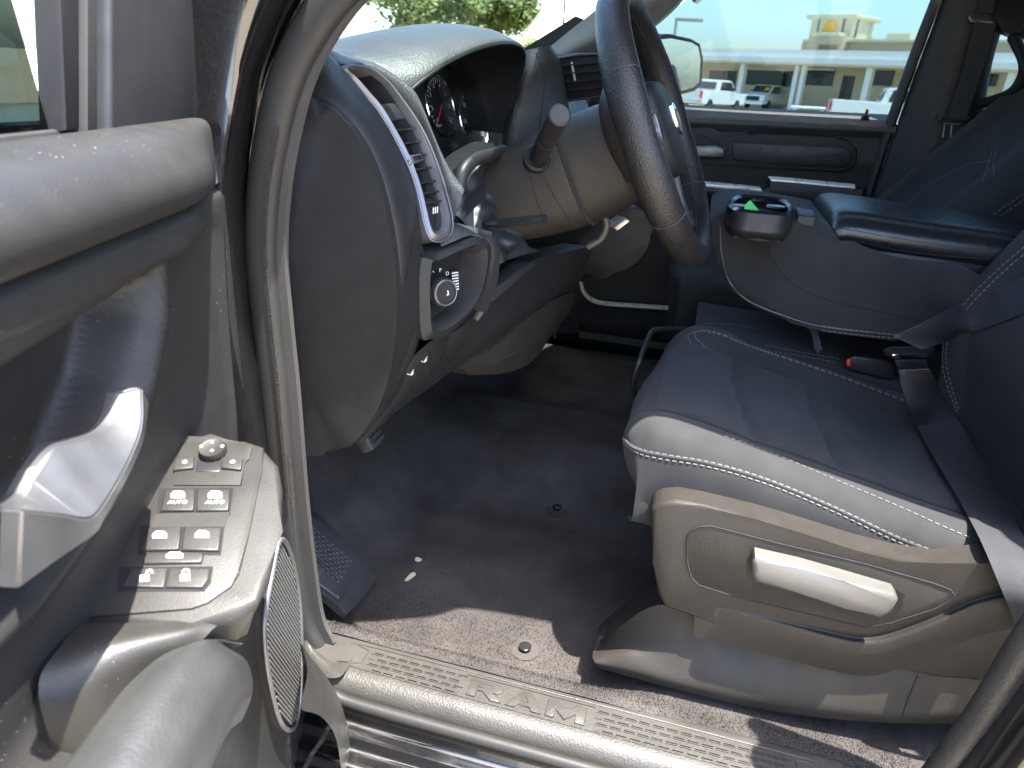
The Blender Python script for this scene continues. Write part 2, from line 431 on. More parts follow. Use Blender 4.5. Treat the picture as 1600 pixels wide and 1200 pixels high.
# tower turned with its corner to the lot
tc_ = PB(1314, 50, 14); zt0, zt1 = fa(1314, 66, 14)[1]-.5, fa(1314, 33, 14)[1]
ta = radians(-35); tx = V((cos(ta), sin(ta), 0)); ty = V((-sin(ta), cos(ta), 0)); hw = 1.95
cc = V((tc_.x, tc_.y, (zt0+zt1)/2))
obj('tower', rbox(cc, tx*hw, ty*hw, V((0, 0, (zt1-zt0)/2)), 0, 1), 'stucco_cream', tb)
obj('tower_cornice', rbox(V((cc.x, cc.y, zt1+.2)), tx*(hw+.4), ty*(hw+.4), V((0, 0, .2)), .08, 2), 'stucco_cream', tb)
for nn, tt in ((-tx, ty), (-ty, tx)):
    fc = V((cc.x, cc.y, (zt0+zt1)/2+.4))+nn*(hw+.02)
    fr_ = obj('sign_frame', rbox(fc, tt*1.25, nn*.05, V((0, 0, 1.0)), 0, 1), 'trim_brown', tb)
    obj('sign_panel', rbox(fc+nn*.06, tt*1.05, nn*.05, V((0, 0, .8)), 0, 1), 'stucco_cream', fr_)
    if nn == -tx: obj('emblem', lathe(fc+nn*.12, nn, [(.62, 0), (.62, .05), (.3, .08)], 20), 'sign_orange', fr_)
a, b = fa(1394, 60, 16)[0], fa(1430, 60, 16)[0]
rb_ = obj('roof_box', fb(a, b, zp-.2, fa(1412, 54, 16)[1], 15, 19), 'stucco_cream', tb)
# --- vehicles on the lot
def pickup(name, label, group, loc, ang, bed=True, col='white_paint', flash=False):
    t = thing(name, label, 'pickup' if bed else 'car', (0, 0, 0), group)
    def prof(pts, w0, w1):
        bm = bmesh.new(); a = [bm.verts.new((x, w0, z)) for x, z in pts]; b = [bm.verts.new((x, w1, z)) for x, z in pts]
        N = len(a); bm.faces.new(a); bm.faces.new(b[::-1])
        for i in range(N): bm.faces.new((a[i], b[i], b[(i+1) % N], a[(i+1) % N]))
        bmesh.ops.recalc_face_normals(bm, faces=bm.faces)
        bmesh.ops.bevel(bm, geom=list(bm.edges), offset=.05, segments=2, affect='EDGES'); return bm
    if bed: body = [(-2.85, .55), (-2.85, 1.28), (1.2, 1.25), (1.5, 1.22), (2.75, 1.12), (2.85, .9), (2.85, .45), (-2.6, .42)]; cab = [(-.75, 1.2), (-.6, 1.85), (-.3, 1.92), (.75, 1.92), (1.05, 1.85), (1.75, 1.2)]
    else: body = [(-2.3, .5), (-2.35, 1.1), (1.0, 1.05), (2.2, .9), (2.35, .7), (2.35, .35), (-2.2, .35)]; cab = [(-2.25, 1.05), (-1.9, 1.6), (-1.5, 1.68), (.3, 1.65), (1.2, 1.0)]
    bo = obj('body', prof(body, -.98, .98), col, t); W = .82
    ca = obj('cab', prof(cab, -W, W), col, t)
    x0, x1 = (cab[0][0], cab[-1][0])
    for sd in (-1, 1):
        bm = bmesh.new()
        q = [(x0+.3, 1.3), (x0+.42, 1.8 if bed else 1.52), (x1-.85, 1.8 if bed else 1.52), (x1-.3, 1.3)] if bed else [(x0+.35, 1.12), (x0+.5, 1.52), (x1-1.0, 1.52), (x1-.4, 1.12)]
        slab([V((x, sd*(W-.01), z)) for x, z in q], (0, sd*.03, 0), bm=bm); obj('side_window', bm, 'glass_dark', t)
    a_, b_ = V((cab[-1][0]-.09, 0, cab[-1][1]+.12)), V((cab[-2][0]+.03, 0, cab[-2][1]-.06)) if bed else V((cab[-2][0]+.1, 0, 1.58))
    nw = V((.6, 0, .75))*.02
    obj('windshield', slab([a_+V((0, -W+.1, 0))+nw, a_+V((0, W-.1, 0))+nw, b_+V((0, W-.15, 0))+nw, b_+V((0, -W+.15, 0))+nw], nw*1.5), 'glass_dark', t)
    xr = x0-.01
    if bed: obj('rear_window', slab([V((xr-.01, -.65, 1.36)), V((xr-.01, .65, 1.36)), V((xr+.13, .6, 1.78)), V((xr+.13, -.6, 1.78))], (-.02, 0, .0)), 'glass_dark', t)
    for wx in (-1.75, 1.8) if bed else (-1.4, 1.45):
        for sd in (-1, 1):
            wh = obj('wheel', lathe((wx, sd*.78, .38), (0, sd, 0), [(.2, 0), (.38, .02), (.38, .2), (.34, .23), (.24, .23)], 20), 'tyre', t)
            obj('rim', lathe((wx, sd*.78, .38), (0, sd, 0), [(.23, .19), (.23, .225), (.05, .235)], 16), 'silver', wh)
    e = body[0][0]; f = body[-2][0]
    for sd in (-1, 1):
        obj('tail_light', rbox((e, sd*.9, 1.0), (.05, 0, 0), (0, .085, 0), (0, 0, .2), .02), 'lamp_red', t)
        obj('headlight', rbox((f-.03, sd*.78, .88), (.06, 0, 0), (0, .16, 0), (0, 0, .1), .02), 'chrome', t)
        obj('door_mirror', rbox((.95, sd*1.05, 1.38), (.07, 0, 0), (0, .1, 0), (0, 0, .12), .03), 'car_dark', t)
    obj('rear_bumper', rbox((e-.08, 0, .55), (.09, 0, 0), (0, .95, 0), (0, 0, .1), .03), 'chrome', t)
    gr = obj('grille', rbox((f+.01, 0, .85), (.04, 0, 0), (0, .55, 0), (0, 0, .16), .02), 'tyre', t)
    obj('front_bumper', rbox((f+.04, 0, .52), (.08, 0, 0), (0, .95, 0), (0, 0, .11), .03), 'chrome', t)
    if flash: obj('price_sticker', slab([a_+V((.0, .3, .1))+nw*3.4, a_+V((0, .7, .1))+nw*3.4, b_.lerp(a_, .25)+V((0, .66, 0))+nw*3.4, b_.lerp(a_, .25)+V((0, .3, 0))+nw*3.4], nw*.3), 'yellow_paint', t)
    t.location = loc; t.rotation_euler = (0, 0, ang)
    return t
def place(x, y): p = PG(x, y); return (p.x, p.y, GZ)
vd = lambda x: atan2(ray(x, 138).y, ray(x, 138).x)
grp = 'vehicles parked across the lot'
pickup('parked_pickup', 'white pickup seen from behind, nearest the side mirror', grp, place(1108, 173), vd(1108)-radians(30))
pickup('parked_pickup', 'white pickup facing the truck with yellow sticker on its windshield', grp, place(1196, 171.5), vd(1192)+pi+radians(-24), flash=True)
pickup('parked_pickup', 'white pickup whose long bed side and red tail light show by the pillar', grp, place(1388, 206), vd(1388)-radians(82))
pickup('parked_car', 'dark parked car between the white pickups', grp, place(1262, 170), vd(1262)+radians(80), bed=False, col='car_dark')
pickup('parked_pickup', 'white pickup seen through the rear side window', grp, place(1640, 205), vd(1600)-radians(70))
# low white rail beyond the right hand pickup
rl = thing('guard_rail', 'low white rail in front of the dark car', 'rail', place(1262, 182))
pa, pb = PG(1232, 180), PG(1330, 184); 
obj('beam', tube([pa+V((0, 0, .55)), pb+V((0, 0, .55))], .09, 8), 'white_paint', rl)
for k in (0.05, .5, .95):
    p = pa.lerp(pb, k); obj('post', tube([p, p+V((0, 0, .5))], .06, 8), 'white_paint', rl)
# --- lamp post
lp = horiz(1043, 48); L_ = thing('street_lamp', 'slim grey lamp post above the side mirror', 'lamp post', (lp.x, lp.y, GZ))
zt_ = onp(1046, 29, V((lp.x-CAM.x, lp.y-CAM.y, 0)).normalized(), lp).z
obj('pole', tube([V((lp.x, lp.y, GZ)), V((lp.x, lp.y, zt_))], .09, 10), 'pole_grey', L_)
obj('lamp_head', rbox((lp.x+.2, lp.y-.7, zt_), (.25, 0, 0), (0, .8, 0), (0, 0, .09), .04), 'pole_grey', L_)
# --- trees through the windshield
def tree(label, px, dist, ztop_px, half, zlow_px, n):
    b = horiz(px, dist); fwd = V((b.x-CAM.x, b.y-CAM.y, 0)).normalized()
    z0 = onp(px, zlow_px, fwd, b).z; z1 = onp(px, ztop_px, fwd, b).z
    t = thing('tree', label, 'tree', (b.x, b.y, GZ), 'trees ahead of the windshield')
    base = V((b.x, b.y, GZ)); top = V((b.x, b.y, z0+(z1-z0)*.6))
    tk = tube([base, base.lerp(top, .4)+V((.1, .05, 0)), base.lerp(top, .75)+V((-.1, .1, 0)), top], .16, 10, sm=4, scale=None)
    cz = (z0+z1)/2; hz = (z1-z0)/2; cl = []
    for k in range(46):
        while True:
            q = V((random.uniform(-1, 1), random.uniform(-1, 1), random.uniform(-1, 1)))
            if .25 < q.length < 1: break
        c = V((b.x+q.x*half, b.y+q.y*half, cz+q.z*hz)); cl.append((c, random.uniform(.25, .5)*half*.7))
        if k < 14: tube([top.lerp(base, random.uniform(0, .35)), c], .035, 6, bm=tk)
    obj('trunk', tk, 'bark', t)
    bm = bmesh.new()
    for k in range(n):
        c, r = random.choice(cl); q = V((random.gauss(0, .5), random.gauss(0, .5), random.gauss(0, .45)))
        p = c+q*r; a = V((random.uniform(-1, 1), random.uniform(-1, 1), random.uniform(-.7, .7))).normalized()
        s_ = a.orthogonal().normalized(); h = random.uniform(.07, .14); wd_ = h*.5
        v = [bm.verts.new(p-a*h), bm.verts.new(p+s_*wd_), bm.verts.new(p+a*h), bm.verts.new(p-s_*wd_)]
        bm.faces.new(v)
    cw = obj('crown', bm, 'leaf', t, 180)
    return t
tree('large yellow green tree above the left of the gauge hood', 655, 26, -60, 1.75, 48, 7000)
tree('smaller yellow green tree right of the large one above the gauge hood', 775, 30, -40, 1.5, 54, 9000)
tree('far small tree just right of the gauge hood', 836, 60, 58, 1.3, 80, 1800)
# ================================================================== TRUCK BODY SHELL
body = thing('truck_body', 'black pickup cab shell framing the open driver doorway', 'truck body', (-.86, .2, GZ))
def ysw(prof, y0, y1, n=2, bm=None):
    "extrude an XZ profile along the truck"
    bm = bm or bmesh.new(); R = []
    for k in range(n):
        y = y0+(y1-y0)*k/(n-1); R.append([bm.verts.new((x, y, z)) for x, z in prof])
    N = len(prof)
    for A, B in zip(R, R[1:]):
        for j in range(N): bm.faces.new((A[j], A[(j+1) % N], B[(j+1) % N], B[j]))
    bm.faces.new(R[0][::-1]); bm.faces.new(R[-1])
    return bm
# painted rocker with its steps
rp = cr([V((x, 0, z)) for x, z in ((-.862, -.026), (-.868, -.036), (-.885, -.040), (-.892, -.052), (-.915, -.056), (-.922, -.066), (-.93, -.068), (-.938, -.085), (-.97, -.095), (-.985, -.15), (-.98, -.30), (-.93, -.36))], 3)
obj('rocker_panel', ysw([(p.x, p.z) for p in rp]+[(-.80, -.36), (-.80, -.03)], 1.0, -1.5), 'body_paint', body)
obj('sill_seal', tube([V((-.853, .605, .012)), V((-.858, .57, -.004)), V((-.859, .5, -.008)), V((-.859, .2, -.008)), V((-.859, -.26, -.008)), V((-.845, -.33, .03))], .0085, 12, sm=6), 'rubber', body)
# painted aperture round the front of the doorway: from behind the door round to the seal
rowsL = [(352, -60), (330, 0), (318, 100), (316, 200), (322, 300), (340, 400), (352, 500), (372, 600), (395, 700), (405, 800), (412, 900)]
rowsR = [(560, -60), (505, 0), (441, 100), (412, 200), (396, 300), (392, 400), (400, 500), (412, 600), (420, 700), (432, 800), (448, 900)]
rows = []
for (a, y), (b, y2) in zip(rowsL, rowsR):
    A, B = PX(a, y, -.90), PX(b, y2, -.785)
    ln = .09*ss(520, -40, y); A = A+V((ln*.5, 0, 0))
    m1 = A.lerp(B, .35)+V((-.022+ln*.3, .0, 0)); m2 = A.lerp(B, .62)+V((.028, .012, 0)); m3 = A.lerp(B, .82)+V((.012, .012, 0))
    rows.append([A+V((0, .10, 0)), A, m1, m2, m3, B])
obj('door_frame', loft(rows, 6, 4), 'body_paint', body)
# door opening seal, bulb and lip, up the pillar
sc_ = [(760, -230), (670, -150), (590, -70), (517, 0), (457, 100), (428, 200), (412, 300), (408, 400), (417, 500), (428, 600), (436, 690), (444, 780), (456, 880), (470, 965), (490, 1008)]
path = cr(GX(sc_, -.790), 6)
prof = [(.020*cos(a), .015*sin(a)) for a in [2*pi*k/14 for k in range(14)]]
obj('weatherstrip', sweep(path, prof, (1, 0, 0)), 'rubber', body)
lipc = [(x+19, y-3, -.782) for x, y in sc_]
obj('seal_lip', sweep(cr(G(lipc), 6), [(-.018, -.006), (.018, -.005), (.019, .002), (.006, .007), (-.010, .009), (-.019, .004)], (1, 0, 0)), 'seal_grey', body)
bm = bmesh.new()   # the fine stitched rib of the seal
rib = cr(G([(x+6, y, -.806) for x, y in sc_[5:12]]), 26)
for p, q in zip(rib[::1], rib[1::1]):
    c = (p+q)/2; rbox(c, V((.0016, 0, 0)), (q-p)*.3, V((0, .0022, 0)), 0, 1, bm)
o = obj('seal_rib', bm, 'sill_plastic', body); o['kind'] = 'stuff'
# kick trim that runs down into the sill
kl = [(446, 712, -.80), (452, 800, -.80), (462, 900, -.80), (470, 960, -.80), (478, 1003, -.805), (500, 1030, -.82), (530, 1058, -.842)]
kr = [(466, 712, -.765), (474, 800, -.765), (480, 900, -.765), (485, 960, -.765), (497, 995, -.765), (530, 1008, -.765), (565, 1002, -.758)]
rows = []
for a, b in zip(kl, kr):
    A, B = PX(*a), PX(*b); rows.append([A+V((.0, .03, -.01)), A, A.lerp(B, .5)+V((-.012, -.006, .004)), B, B+V((.012, .02, -.012))])
obj('kick_trim', loft(rows, 4, 5), 'sill_plastic', body)
# sill tread plate
sp = cr([V((x, 0, z)) for x, z in ((-.742, -.02), (-.752, .002), (-.762, .0095), (-.78, .0105), (-.81, .0105), (-.826, .009), (-.838, .002), (-.845, -.010), (-.847, -.028))], 4)
sill = obj('sill_plate', ysw([(p.x, p.z) for p in sp]+[(-.80, -.03)], .66, -.105), 'sill_plastic', body)
obj('sill_end', ysw([(p.x, p.z-.003) for p in sp]+[(-.80, -.032)], -.107, -.34), 'sill_plastic', body)
def groove(pts, r, name, mt, par, **k): return obj(name, tube(pts, r, 6, **k), mt, par)
z = .0112
fo = [V((x, y, z)) for x, y in ((-.772, .545), (-.78, .555), (-.805, .555), (-.816, .545), (-.816, -.03), (-.808, -.045), (-.78, -.045), (-.772, -.03))]
groove(cr(fo, 3, True), .0009, 'tread_border', 'sill_plastic', sill, closed=True)
bm = bmesh.new()       # raised wedges of the tread
for r_ in range(4):
    x = -.778-r_*.0105; y = .545-(r_ % 2)*.009
    while y > -.03:
        if not (.215 < y < .41):
            for k in (0, 1):
                pass
            slab([V((x-.0038, y, z-.0012)), V((x-.0038, y-.014, z-.0012)), V((x+.001, y-.0115, z-.0012)), V((x+.0036, y-.007, z-.0012)), V((x+.001, y-.0025, z-.0012))], (0, 0, .0026), bm=bm)
        y -= .0185
    for y0_, y1_ in ((.55, .41), (.215, -.035)):
        rbox((x-.0058, (y0_+y1_)/2, z), (.0006, 0, 0), (0, (y1_-y0_)/2, 0), (0, 0, .0006), 0, 1, bm)
o = obj('tread_pattern', bm, 'sill_plastic', sill); o['kind'] = 'stuff'
RAMS = [([(0, 0), (0, 1), (1.2, 1), (1.38, .86), (1.38, .58), (1.2, .44), (.98, .44), (1.45, 0), (1.02, 0), (.62, .41), (.36, .41), (.36, 0)], [(.36, .60), (.36, .80), (.98, .80), (1.02, .70), (.98, .60)], 0, 'R'),
        ([(0, 0), (.55, 1), (.95, 1), (1.5, 0), (1.1, 0), (1.0, .2), (.5, .2), (.4, 0)], [(.60, .40), (.75, .72), (.90, .40)], 1.62, 'A'),
        ([(0, 0), (0, 1), (.38, 1), (.78, .5), (1.18, 1), (1.56, 1), (1.56, 0), (1.2, 0), (1.2, .5), (.78, .02), (.36, .5), (.36, 0)], None, 3.28, 'M')]
for pl_, hole, x0, ch in RAMS:
    def q(a, b, dz): return V((-.812+b*.030, .312+.0825-(x0+a)*.0343, z+dz))
    lt = obj('letter', slab([q(a, b, .0014) for a, b in pl_], (0, 0, -.003), .0005, 2), 'sill_plastic', sill)
    lt['label'] = 'raised letter %s on the tread plate' % ch
    obj('letter_groove', tube([q(a, b, -.0004) for a, b in pl_], .0008, 6, closed=True), 'rubber', sill)
    if hole: obj('letter_groove', tube([q(a, b, .0014) for a, b in hole], .0007, 6, closed=True), 'rubber', sill)
for x in (-.7768, -.8165):
    rbox((x, .312, z), (.0007, 0, 0), (0, .095, 0), (0, 0, .0008), 0, 1, bm := bmesh.new()); obj('letter_border', bm, 'sill_plastic', sill)
# carpet and floor
def fz(x, y):
    h = .085*ss(-.30, -.08, x)*(1-ss(.08, .30, x))
    toe = max(0, y-.66); h2 = .95*toe+.0
    h3 = .045*ss(-.69, -.75, x)*ss(.10, .26, y)-.038*ss(.12, .26, y)+.008*ss(-.70, -.75, x)
    return max(h, h2)+h3-.003+.0025*noise.noise(V((x*9, y*9, 0)))
bm = bmesh.new(); nx, ny = 110, 120
vs = [[bm.verts.new((-.765+1.53*i/nx, -1.45+2.45*j/ny, fz(-.765+1.53*i/nx, -1.45+2.45*j/ny))) for j in range(ny+1)] for i in range(nx+1)]
for i in range(nx):
    for j in range(ny): bm.faces.new((vs[i][j], vs[i+1][j], vs[i+1][j+1], vs[i][j+1]))
fl = tag(obj('cab_floor', bm, 'carpet'), 'charcoal carpet of the driver footwell', kind='structure')
FT = bvh(fl)
bm = bmesh.new()       # carpet pile near the doorway, where the sun picks it out
for k in range(42000):
    x = random.uniform(-.765, -.42) if k % 3 else random.uniform(-.765, -.60); y = random.uniform(-.2, .64)
    zz = fz(x, y); a = random.uniform(0, 2*pi); h = random.uniform(.0015, .0035); wv = .0009
    t = V((random.gauss(0, .0012), random.gauss(0, .0012), h)); p = V((x, y, zz-.0004)); s_ = V((cos(a), sin(a), 0))*wv
    v = [bm.verts.new(p-s_), bm.verts.new(p+s_), bm.verts.new(p+t)]; bm.faces.new(v)
o = obj('carpet_pile', bm, 'carpet', fl, 180); o['kind'] = 'stuff'
# mat anchors
for (px, py), lb in (((870, 797), 'round mat anchor in the middle of the carpet'), ((820, 1016), 'half sunlit mat anchor by the door sill')):
    c = cast(FT, px, py, 0)[0]
    t = thing('mat_anchor', lb, 'fastener', c, 'mat anchors in the carpet')
    obj('flange', lathe(c, (0, 0, 1), [(.023, -.002), (.023, .0016), (.020, .0024), (.010, .002)], 28), 'carpet', t)
    obj('post', lathe(c, (0, 0, 1), [(.008, .001), (.007, .005), (.010, .006), (.010, .009), (.008, .010), (.003, .010)], 20), 'gloss_plastic', t)
for (px, py, sx, sy), lb in (((653, 878, .014, .012), 'small dry leaf crumb on the carpet, upper one'), ((641, 905, .010, .030), 'long dry leaf crumb on the carpet below the small one')):
    c = cast(FT, px, py, .004)[0]; a = radians(-111); ux, uy = V((cos(a), sin(a), .1)), V((-sin(a), cos(a), .15))
    pts = [c+ux*(sx*.5*cos(t)*(1+.25*sin(3*t)))+uy*(sy*.5*sin(t)*(1+.2*cos(2*t))) for t in [2*pi*k/12 for k in range(12)]]
    tag(obj('leaf_crumb', slab(pts, (0, 0, .002), .0006, 1), 'leaf_crumb'), lb, 'debris', 'crumbs on the carpet')
# foot rest on the kick panel side
t = thing('foot_rest', 'black ribbed rubber foot rest beside the kick trim', 'foot rest', (-.68, .62, .0))
fo_n = V((.12, -.62, .77)).normalized(); fo_p = V((-.62, .612, -.015))
def PF(x, y, l=0): return onp(x, y, fo_n, fo_p)+fo_n*l
base = [PF(*p, -.004) for p in ((440, 770), (470, 775), (545, 848), (590, 893), (588, 906), (552, 951), (540, 952), (500, 918), (440, 880))]
obj('base', slab(base, fo_n*-.014, .005, 3, smooth=2), 'mat_rubber', t)
pad = [PF(*p, .004) for p in ((440, 772), (470, 790), (555, 870), (562, 884), (532, 930), (522, 932), (440, 862))]
pd_ = obj('pad', slab(pad, fo_n*-.012, .004, 2, smooth=2), 'mat_rubber', t)
bm = bmesh.new(); ux = (PF(555, 878)-PF(525, 928)).normalized(); uy = (PF(500, 828)-PF(550, 872)).normalized()
o0 = PF(540, 898, .0045)
for i in range(-4, 5):
    for j in range(0, 16):
        c = o0+ux*(i*.0075)+uy*(.006+j*.0105+(i % 2)*.005)
        rbox(c, ux*.0026, uy*.0042, fo_n*.0016, .0008, 1, bm)
o = obj('pad_ribs', bm, 'mat_rubber', pd_); o['kind'] = 'stuff'
# parking brake pedal hanging under the dash
t = thing('brake_pedal', 'small parking brake pedal under the dash corner', 'pedal', PX(575, 690, -.62))
c = PX(573, 676, -.62)
obj('pad', rbox(c, (.022, 0, 0), (0, .012, .022), (0, .010, -.006), .004), 'mat_rubber', t)
obj('arm', tube([c+V((0, .012, .01)), c+V((.01, .04, .06)), c+V((.02, .07, .14))], .008, 8, sm=4), 'steel', t)
bm = bmesh.new()
for k in range(4): rbox(c+V((0, -.012, .004))+V((0, .012, .022))*(.6*(k-1.5)/1.5)+V((0,.0,.0)), (.018, 0, 0), (0, .001, .002), (0, -.002, .001), 0, 1, bm)
obj('ribs', bm, 'mat_rubber', t)
# ---- roof, pillars, far walls (they shade the cab)
rr = []
for x, zc in ((-.67, 1.175), (-.645, 1.21), (-.5, 1.235), (0, 1.25), (.5, 1.235), (.66, 1.205), (.685, 1.165)):
    rr.append([V((x, .43-.3*abs(x)**2*.7, zc-.03)), V((x, 0, zc)), V((x, -.8, zc)), V((x, -1.5, zc-.03))])
obj('roof', loft(rr, 3, 3, (0, 0, .03)), 'body_paint', body)
# driver side windscreen pillar
ap = [PX(590, -70, -.775), V((-.745, .42, .99)), V((-.71, .30, 1.10)), V((-.675, .22, 1.17)), V((-.66, .0, 1.19)), V((-.66, -.5, 1.19)), V((-.66, -1.5, 1.16))]
obj('roof_rail', sweep(cr(ap, 6), [(-.03, -.02), (.03, -.02), (.035, .01), (.0, .035), (-.035, .01)], (1, 0, 0)), 'body_paint', body)
at_ = [(640, -130), (590, -70), (517, 0), (457, 100), (430, 180)]
obj('a_pillar_trim', loft([[PX(x+4, y, -.775), PX(x+2, y, -.73), PX(x-4, y, -.69), PX(x-14, y, -.655)] for x, y in at_]+[[V((-.70, .2, 1.16)), V((-.69, .22, 1.17)), V((-.66, .25, 1.18)), V((-.62, .28, 1.18))]][:0], 4, 5), 'pad_top', body)
obj('header_trim', loft([[PX(640, -130, -.775), PX(636, -130, -.73), PX(626, -130, -.655)], [V((-.72, .30, 1.10)), V((-.69, .31, 1.11)), V((-.64, .34, 1.12))], [V((-.68, .20, 1.17)), V((-.65, .22, 1.18)), V((-.60, .28, 1.19))]], 4, 4), 'pad_top', body)
# driver B pillar lower trim and seal (bottom right corner)
bs = [(1850, 200), (1800, 520), (1745, 740), (1680, 880), (1640, 960), (1600, 1020), (1545, 1110), (1490, 1185), (1455, 1230)]
obj('weatherstrip', sweep(cr(GX(bs, -.80), 6), [(.019*cos(a), .019*sin(a)) for a in [2*pi*k/12 for k in range(12)]], (1, 0, 0)), 'sill_plastic', body)
bs2 = [(1900, 200), (1850, 540), (1790, 780), (1720, 930), (1650, 1045), (1600, 1115), (1540, 1190), (1500, 1240)]
obj('weatherstrip', sweep(cr(GX(bs2, -.825), 6), [(.016*cos(a), .016*sin(a)) for a in [2*pi*k/12 for k in range(12)]], (1, 0, 0)), 'rubber', body)
bs3 = [(1950, 200), (1900, 560), (1830, 820), (1750, 1000), (1650, 1130), (1600, 1195), (1560, 1250)]
obj('rear_frame', sweep(cr(GX(bs3, -.86), 6), [(.03*cos(a), .03*sin(a)) for a in [2*pi*k/12 for k in range(12)]], (1, 0, 0)), 'body_paint', body)
bp_ = [[V((-.80, -.31, -.02)), V((-.79, -.36, .25)), V((-.79, -.38, .55)), V((-.77, -.40, .80)), V((-.70, -.42, 1.16))],
       [V((-.76, -.42, -.02)), V((-.755, -.45, .25)), V((-.75, -.46, .55)), V((-.73, -.48, .80)), V((-.66, -.50, 1.16))],
       [V((-.76, -.56, -.02)), V((-.755, -.58, .25)), V((-.75, -.60, .55)), V((-.73, -.60, .80)), V((-.66, -.60, 1.16))]]
obj('b_pillar_trim', loft(bp_, 4, 4, (-.03, 0, 0)), 'seat_plastic', body)
obj('rear_door_panel', box((-.86, -1.5, -.3), (-.76, -.57, .74)), 'dark_plastic', body)
obj('rear_wall', box((-.8, -1.55, -.05), (.8, -1.5, 1.18)), 'dark_plastic', body)
obj('underbody', box((-.85, -1.5, -.33), (.85, 1.2, -.12)), 'dark_plastic', body)
obj('cowl_side', box((.78, .62, -.3), (.86, 1.2, .735)), 'dark_plastic', body)
obj('cowl_side', box((-.86, .74, -.3), (-.79, 1.2, .70)), 'dark_plastic', body)
obj('firewall', box((-.86, .93, -.3), (.86, .97, .72)), 'dark_plastic', body)
obj('hood', loft([[V((x, 1.0, .70+.03*(1-abs(x)))), V((x, 1.5, .70)), V((x, 2.0, .62))] for x in (-.86, -.4, 0, .4, .86)], 3, 4, (0, 0, -.03)), 'body_paint', body)
fe = loft([[V((-.92, .70, zf)), V((-.95, 1.0, zf)), V((-.97, 1.5, zf)), V((-.93, 2.0, zf-.05))] for zf in (.0, .35, .66, .70)], 3, 3, (.06, 0, 0))
obj('fender', fe, 'body_paint', body)
# windshield
ws = [[V((x, 1.02-.12*abs(x)**2, .74)), V((x, .69-.06*x*x, 1.0)), V((x*.92, .43-.17*x*x, 1.21))] for x in (-.75, -.4, 0, .4, .75)]
obj('windshield', loft(ws, 3, 5), 'glass_wind', body)
obj('antenna', tube([PX(878, 62, 1.0), PX(881, 30, 1.0), PX(884, -40, 1.0)], .003, 8, sm=4), 'dark_plastic', body)
# far windscreen pillar and passenger doorway
pl = [(838, 92), (868, 66), (940, 8), (1010, -45)]; pr = [(868, 118), (905, 92), (985, 60), (1030, 32), (1075, -12)]
A = cr(GX(pl, .72), 4); B = cr(GX(pr, .70), 3)
obj('a_pillar_trim', loft([[A[i], A[i].lerp(B[i], .5)+V((-.02, 0, 0)), B[i]] for i in range(0, 13, 2)], 4, 3, (.06, 0, 0)), 'pad_top', body)
obj('far_rail', sweep(cr([B[-1]+V((.03, 0, 0)), V((.70, .15, 1.16)), V((.69, -.3, 1.18)), V((.69, -1.5, 1.15))], 4), [(-.03, -.02), (.03, -.02), (.035, .02), (-.035, .02)], (1, 0, 0)), 'body_paint', body)
obj('far_sail', slab([V((.765, .48, .73)), V((.765, 1.02, .73)), V((.75, .80, .86)), V((.74, .62, .97)), V((.745, .50, .93))], (.02, 0, 0)), 'dark_plastic', body)
# far B pillar: lower and upper trim, with the line between
def pil(l, r, X, bulge, nm, mt):
    A = GX(l, X); B = GX(r, X-.0)
    return obj(nm, loft([[a+V((.03, .0, 0)), a, a.lerp(b, .5)+V((-bulge, 0, 0)), b, b+V((.06, -.01, 0))] for a, b in zip(A, B)], 4, 4), mt, body)
pil([(1408, 192), (1440, 100), (1470, 20), (1490, -40)], [(1532, 196), (1548, 100), (1572, 20), (1590, -40)], .735, .03, 'pillar_trim_upper', 'dash_plastic')
pil([(1340, 420), (1362, 330), (1390, 250), (1411, 187)], [(1500, 420), (1515, 330), (1528, 250), (1536, 190)], .725, .035, 'pillar_trim_lower', 'dash_plastic')
sl_ = [(1330, 420), (1348, 330), (1372, 250), (1398, 175), (1432, 80), (1463, 0), (1480, -50)]
obj('far_weatherstrip', sweep(cr(GX(sl_, .745), 5), [(.014*cos(a), .02*sin(a)) for a in [2*pi*k/10 for k in range(10)]], (1, 0, 0)), 'rubber', body)
# far wall behind pillar, rear passenger door
obj('far_side_panel', box((.80, -1.5, -.3), (.86, -.36, .735)), 'dark_plastic', body)
rdp = [[PX(1528, 175, .74), PX(1565, 180, .74), PX(1640, 187, .74), PX(1760, 197, .74)], [PX(1528, 187, .70), PX(1565, 192, .70), PX(1640, 199, .70), PX(1760, 212, .70)], [PX(1520, 260, .70), PX(1565, 262, .70), PX(1640, 265, .70), PX(1760, 270, .70)], [PX(1500, 420, .72), PX(1565, 420, .72), PX(1640, 420, .72), PX(1760, 420, .72)]]
obj('rear_door_trim', loft(rdp, 4, 4), 'dash_plastic', body)
obj('rear_side_glass', slab([V((.80, -.40, .74)), V((.80, -1.4, .74)), V((.71, -1.4, 1.16)), V((.71, -.40, 1.16))], (.004, 0, 0)), 'glass_side', body)
obj('lock_pin', lathe(PX(1566, 184, .74), (0, 0, 1), [(.006, -.01), (.005, .0), (.004, .02), (.006, .035), (.003, .04)], 10), 'dark_plastic', body)
gh = obj('grab_handle', tube(G([(1600, 40, .68), (1585, 60, .68), (1585, 62, .66), (1600, 95, .60), (1598, 120, .60), (1580, 145, .62), (1548, 158, .68), (1530, 162, .71)]), .013, 12, sm=6), 'dark_plastic', body)
gh2 = obj('handle_mount', loft([GX([(1560, -20), (1580, -20), (1610, -20)], .69), GX([(1556, 20), (1580, 30), (1612, 30)], .67), GX([(1566, 48), (1590, 58), (1612, 62)], .67)], 4, 4, (.05, 0, 0)), 'dark_plastic', body)
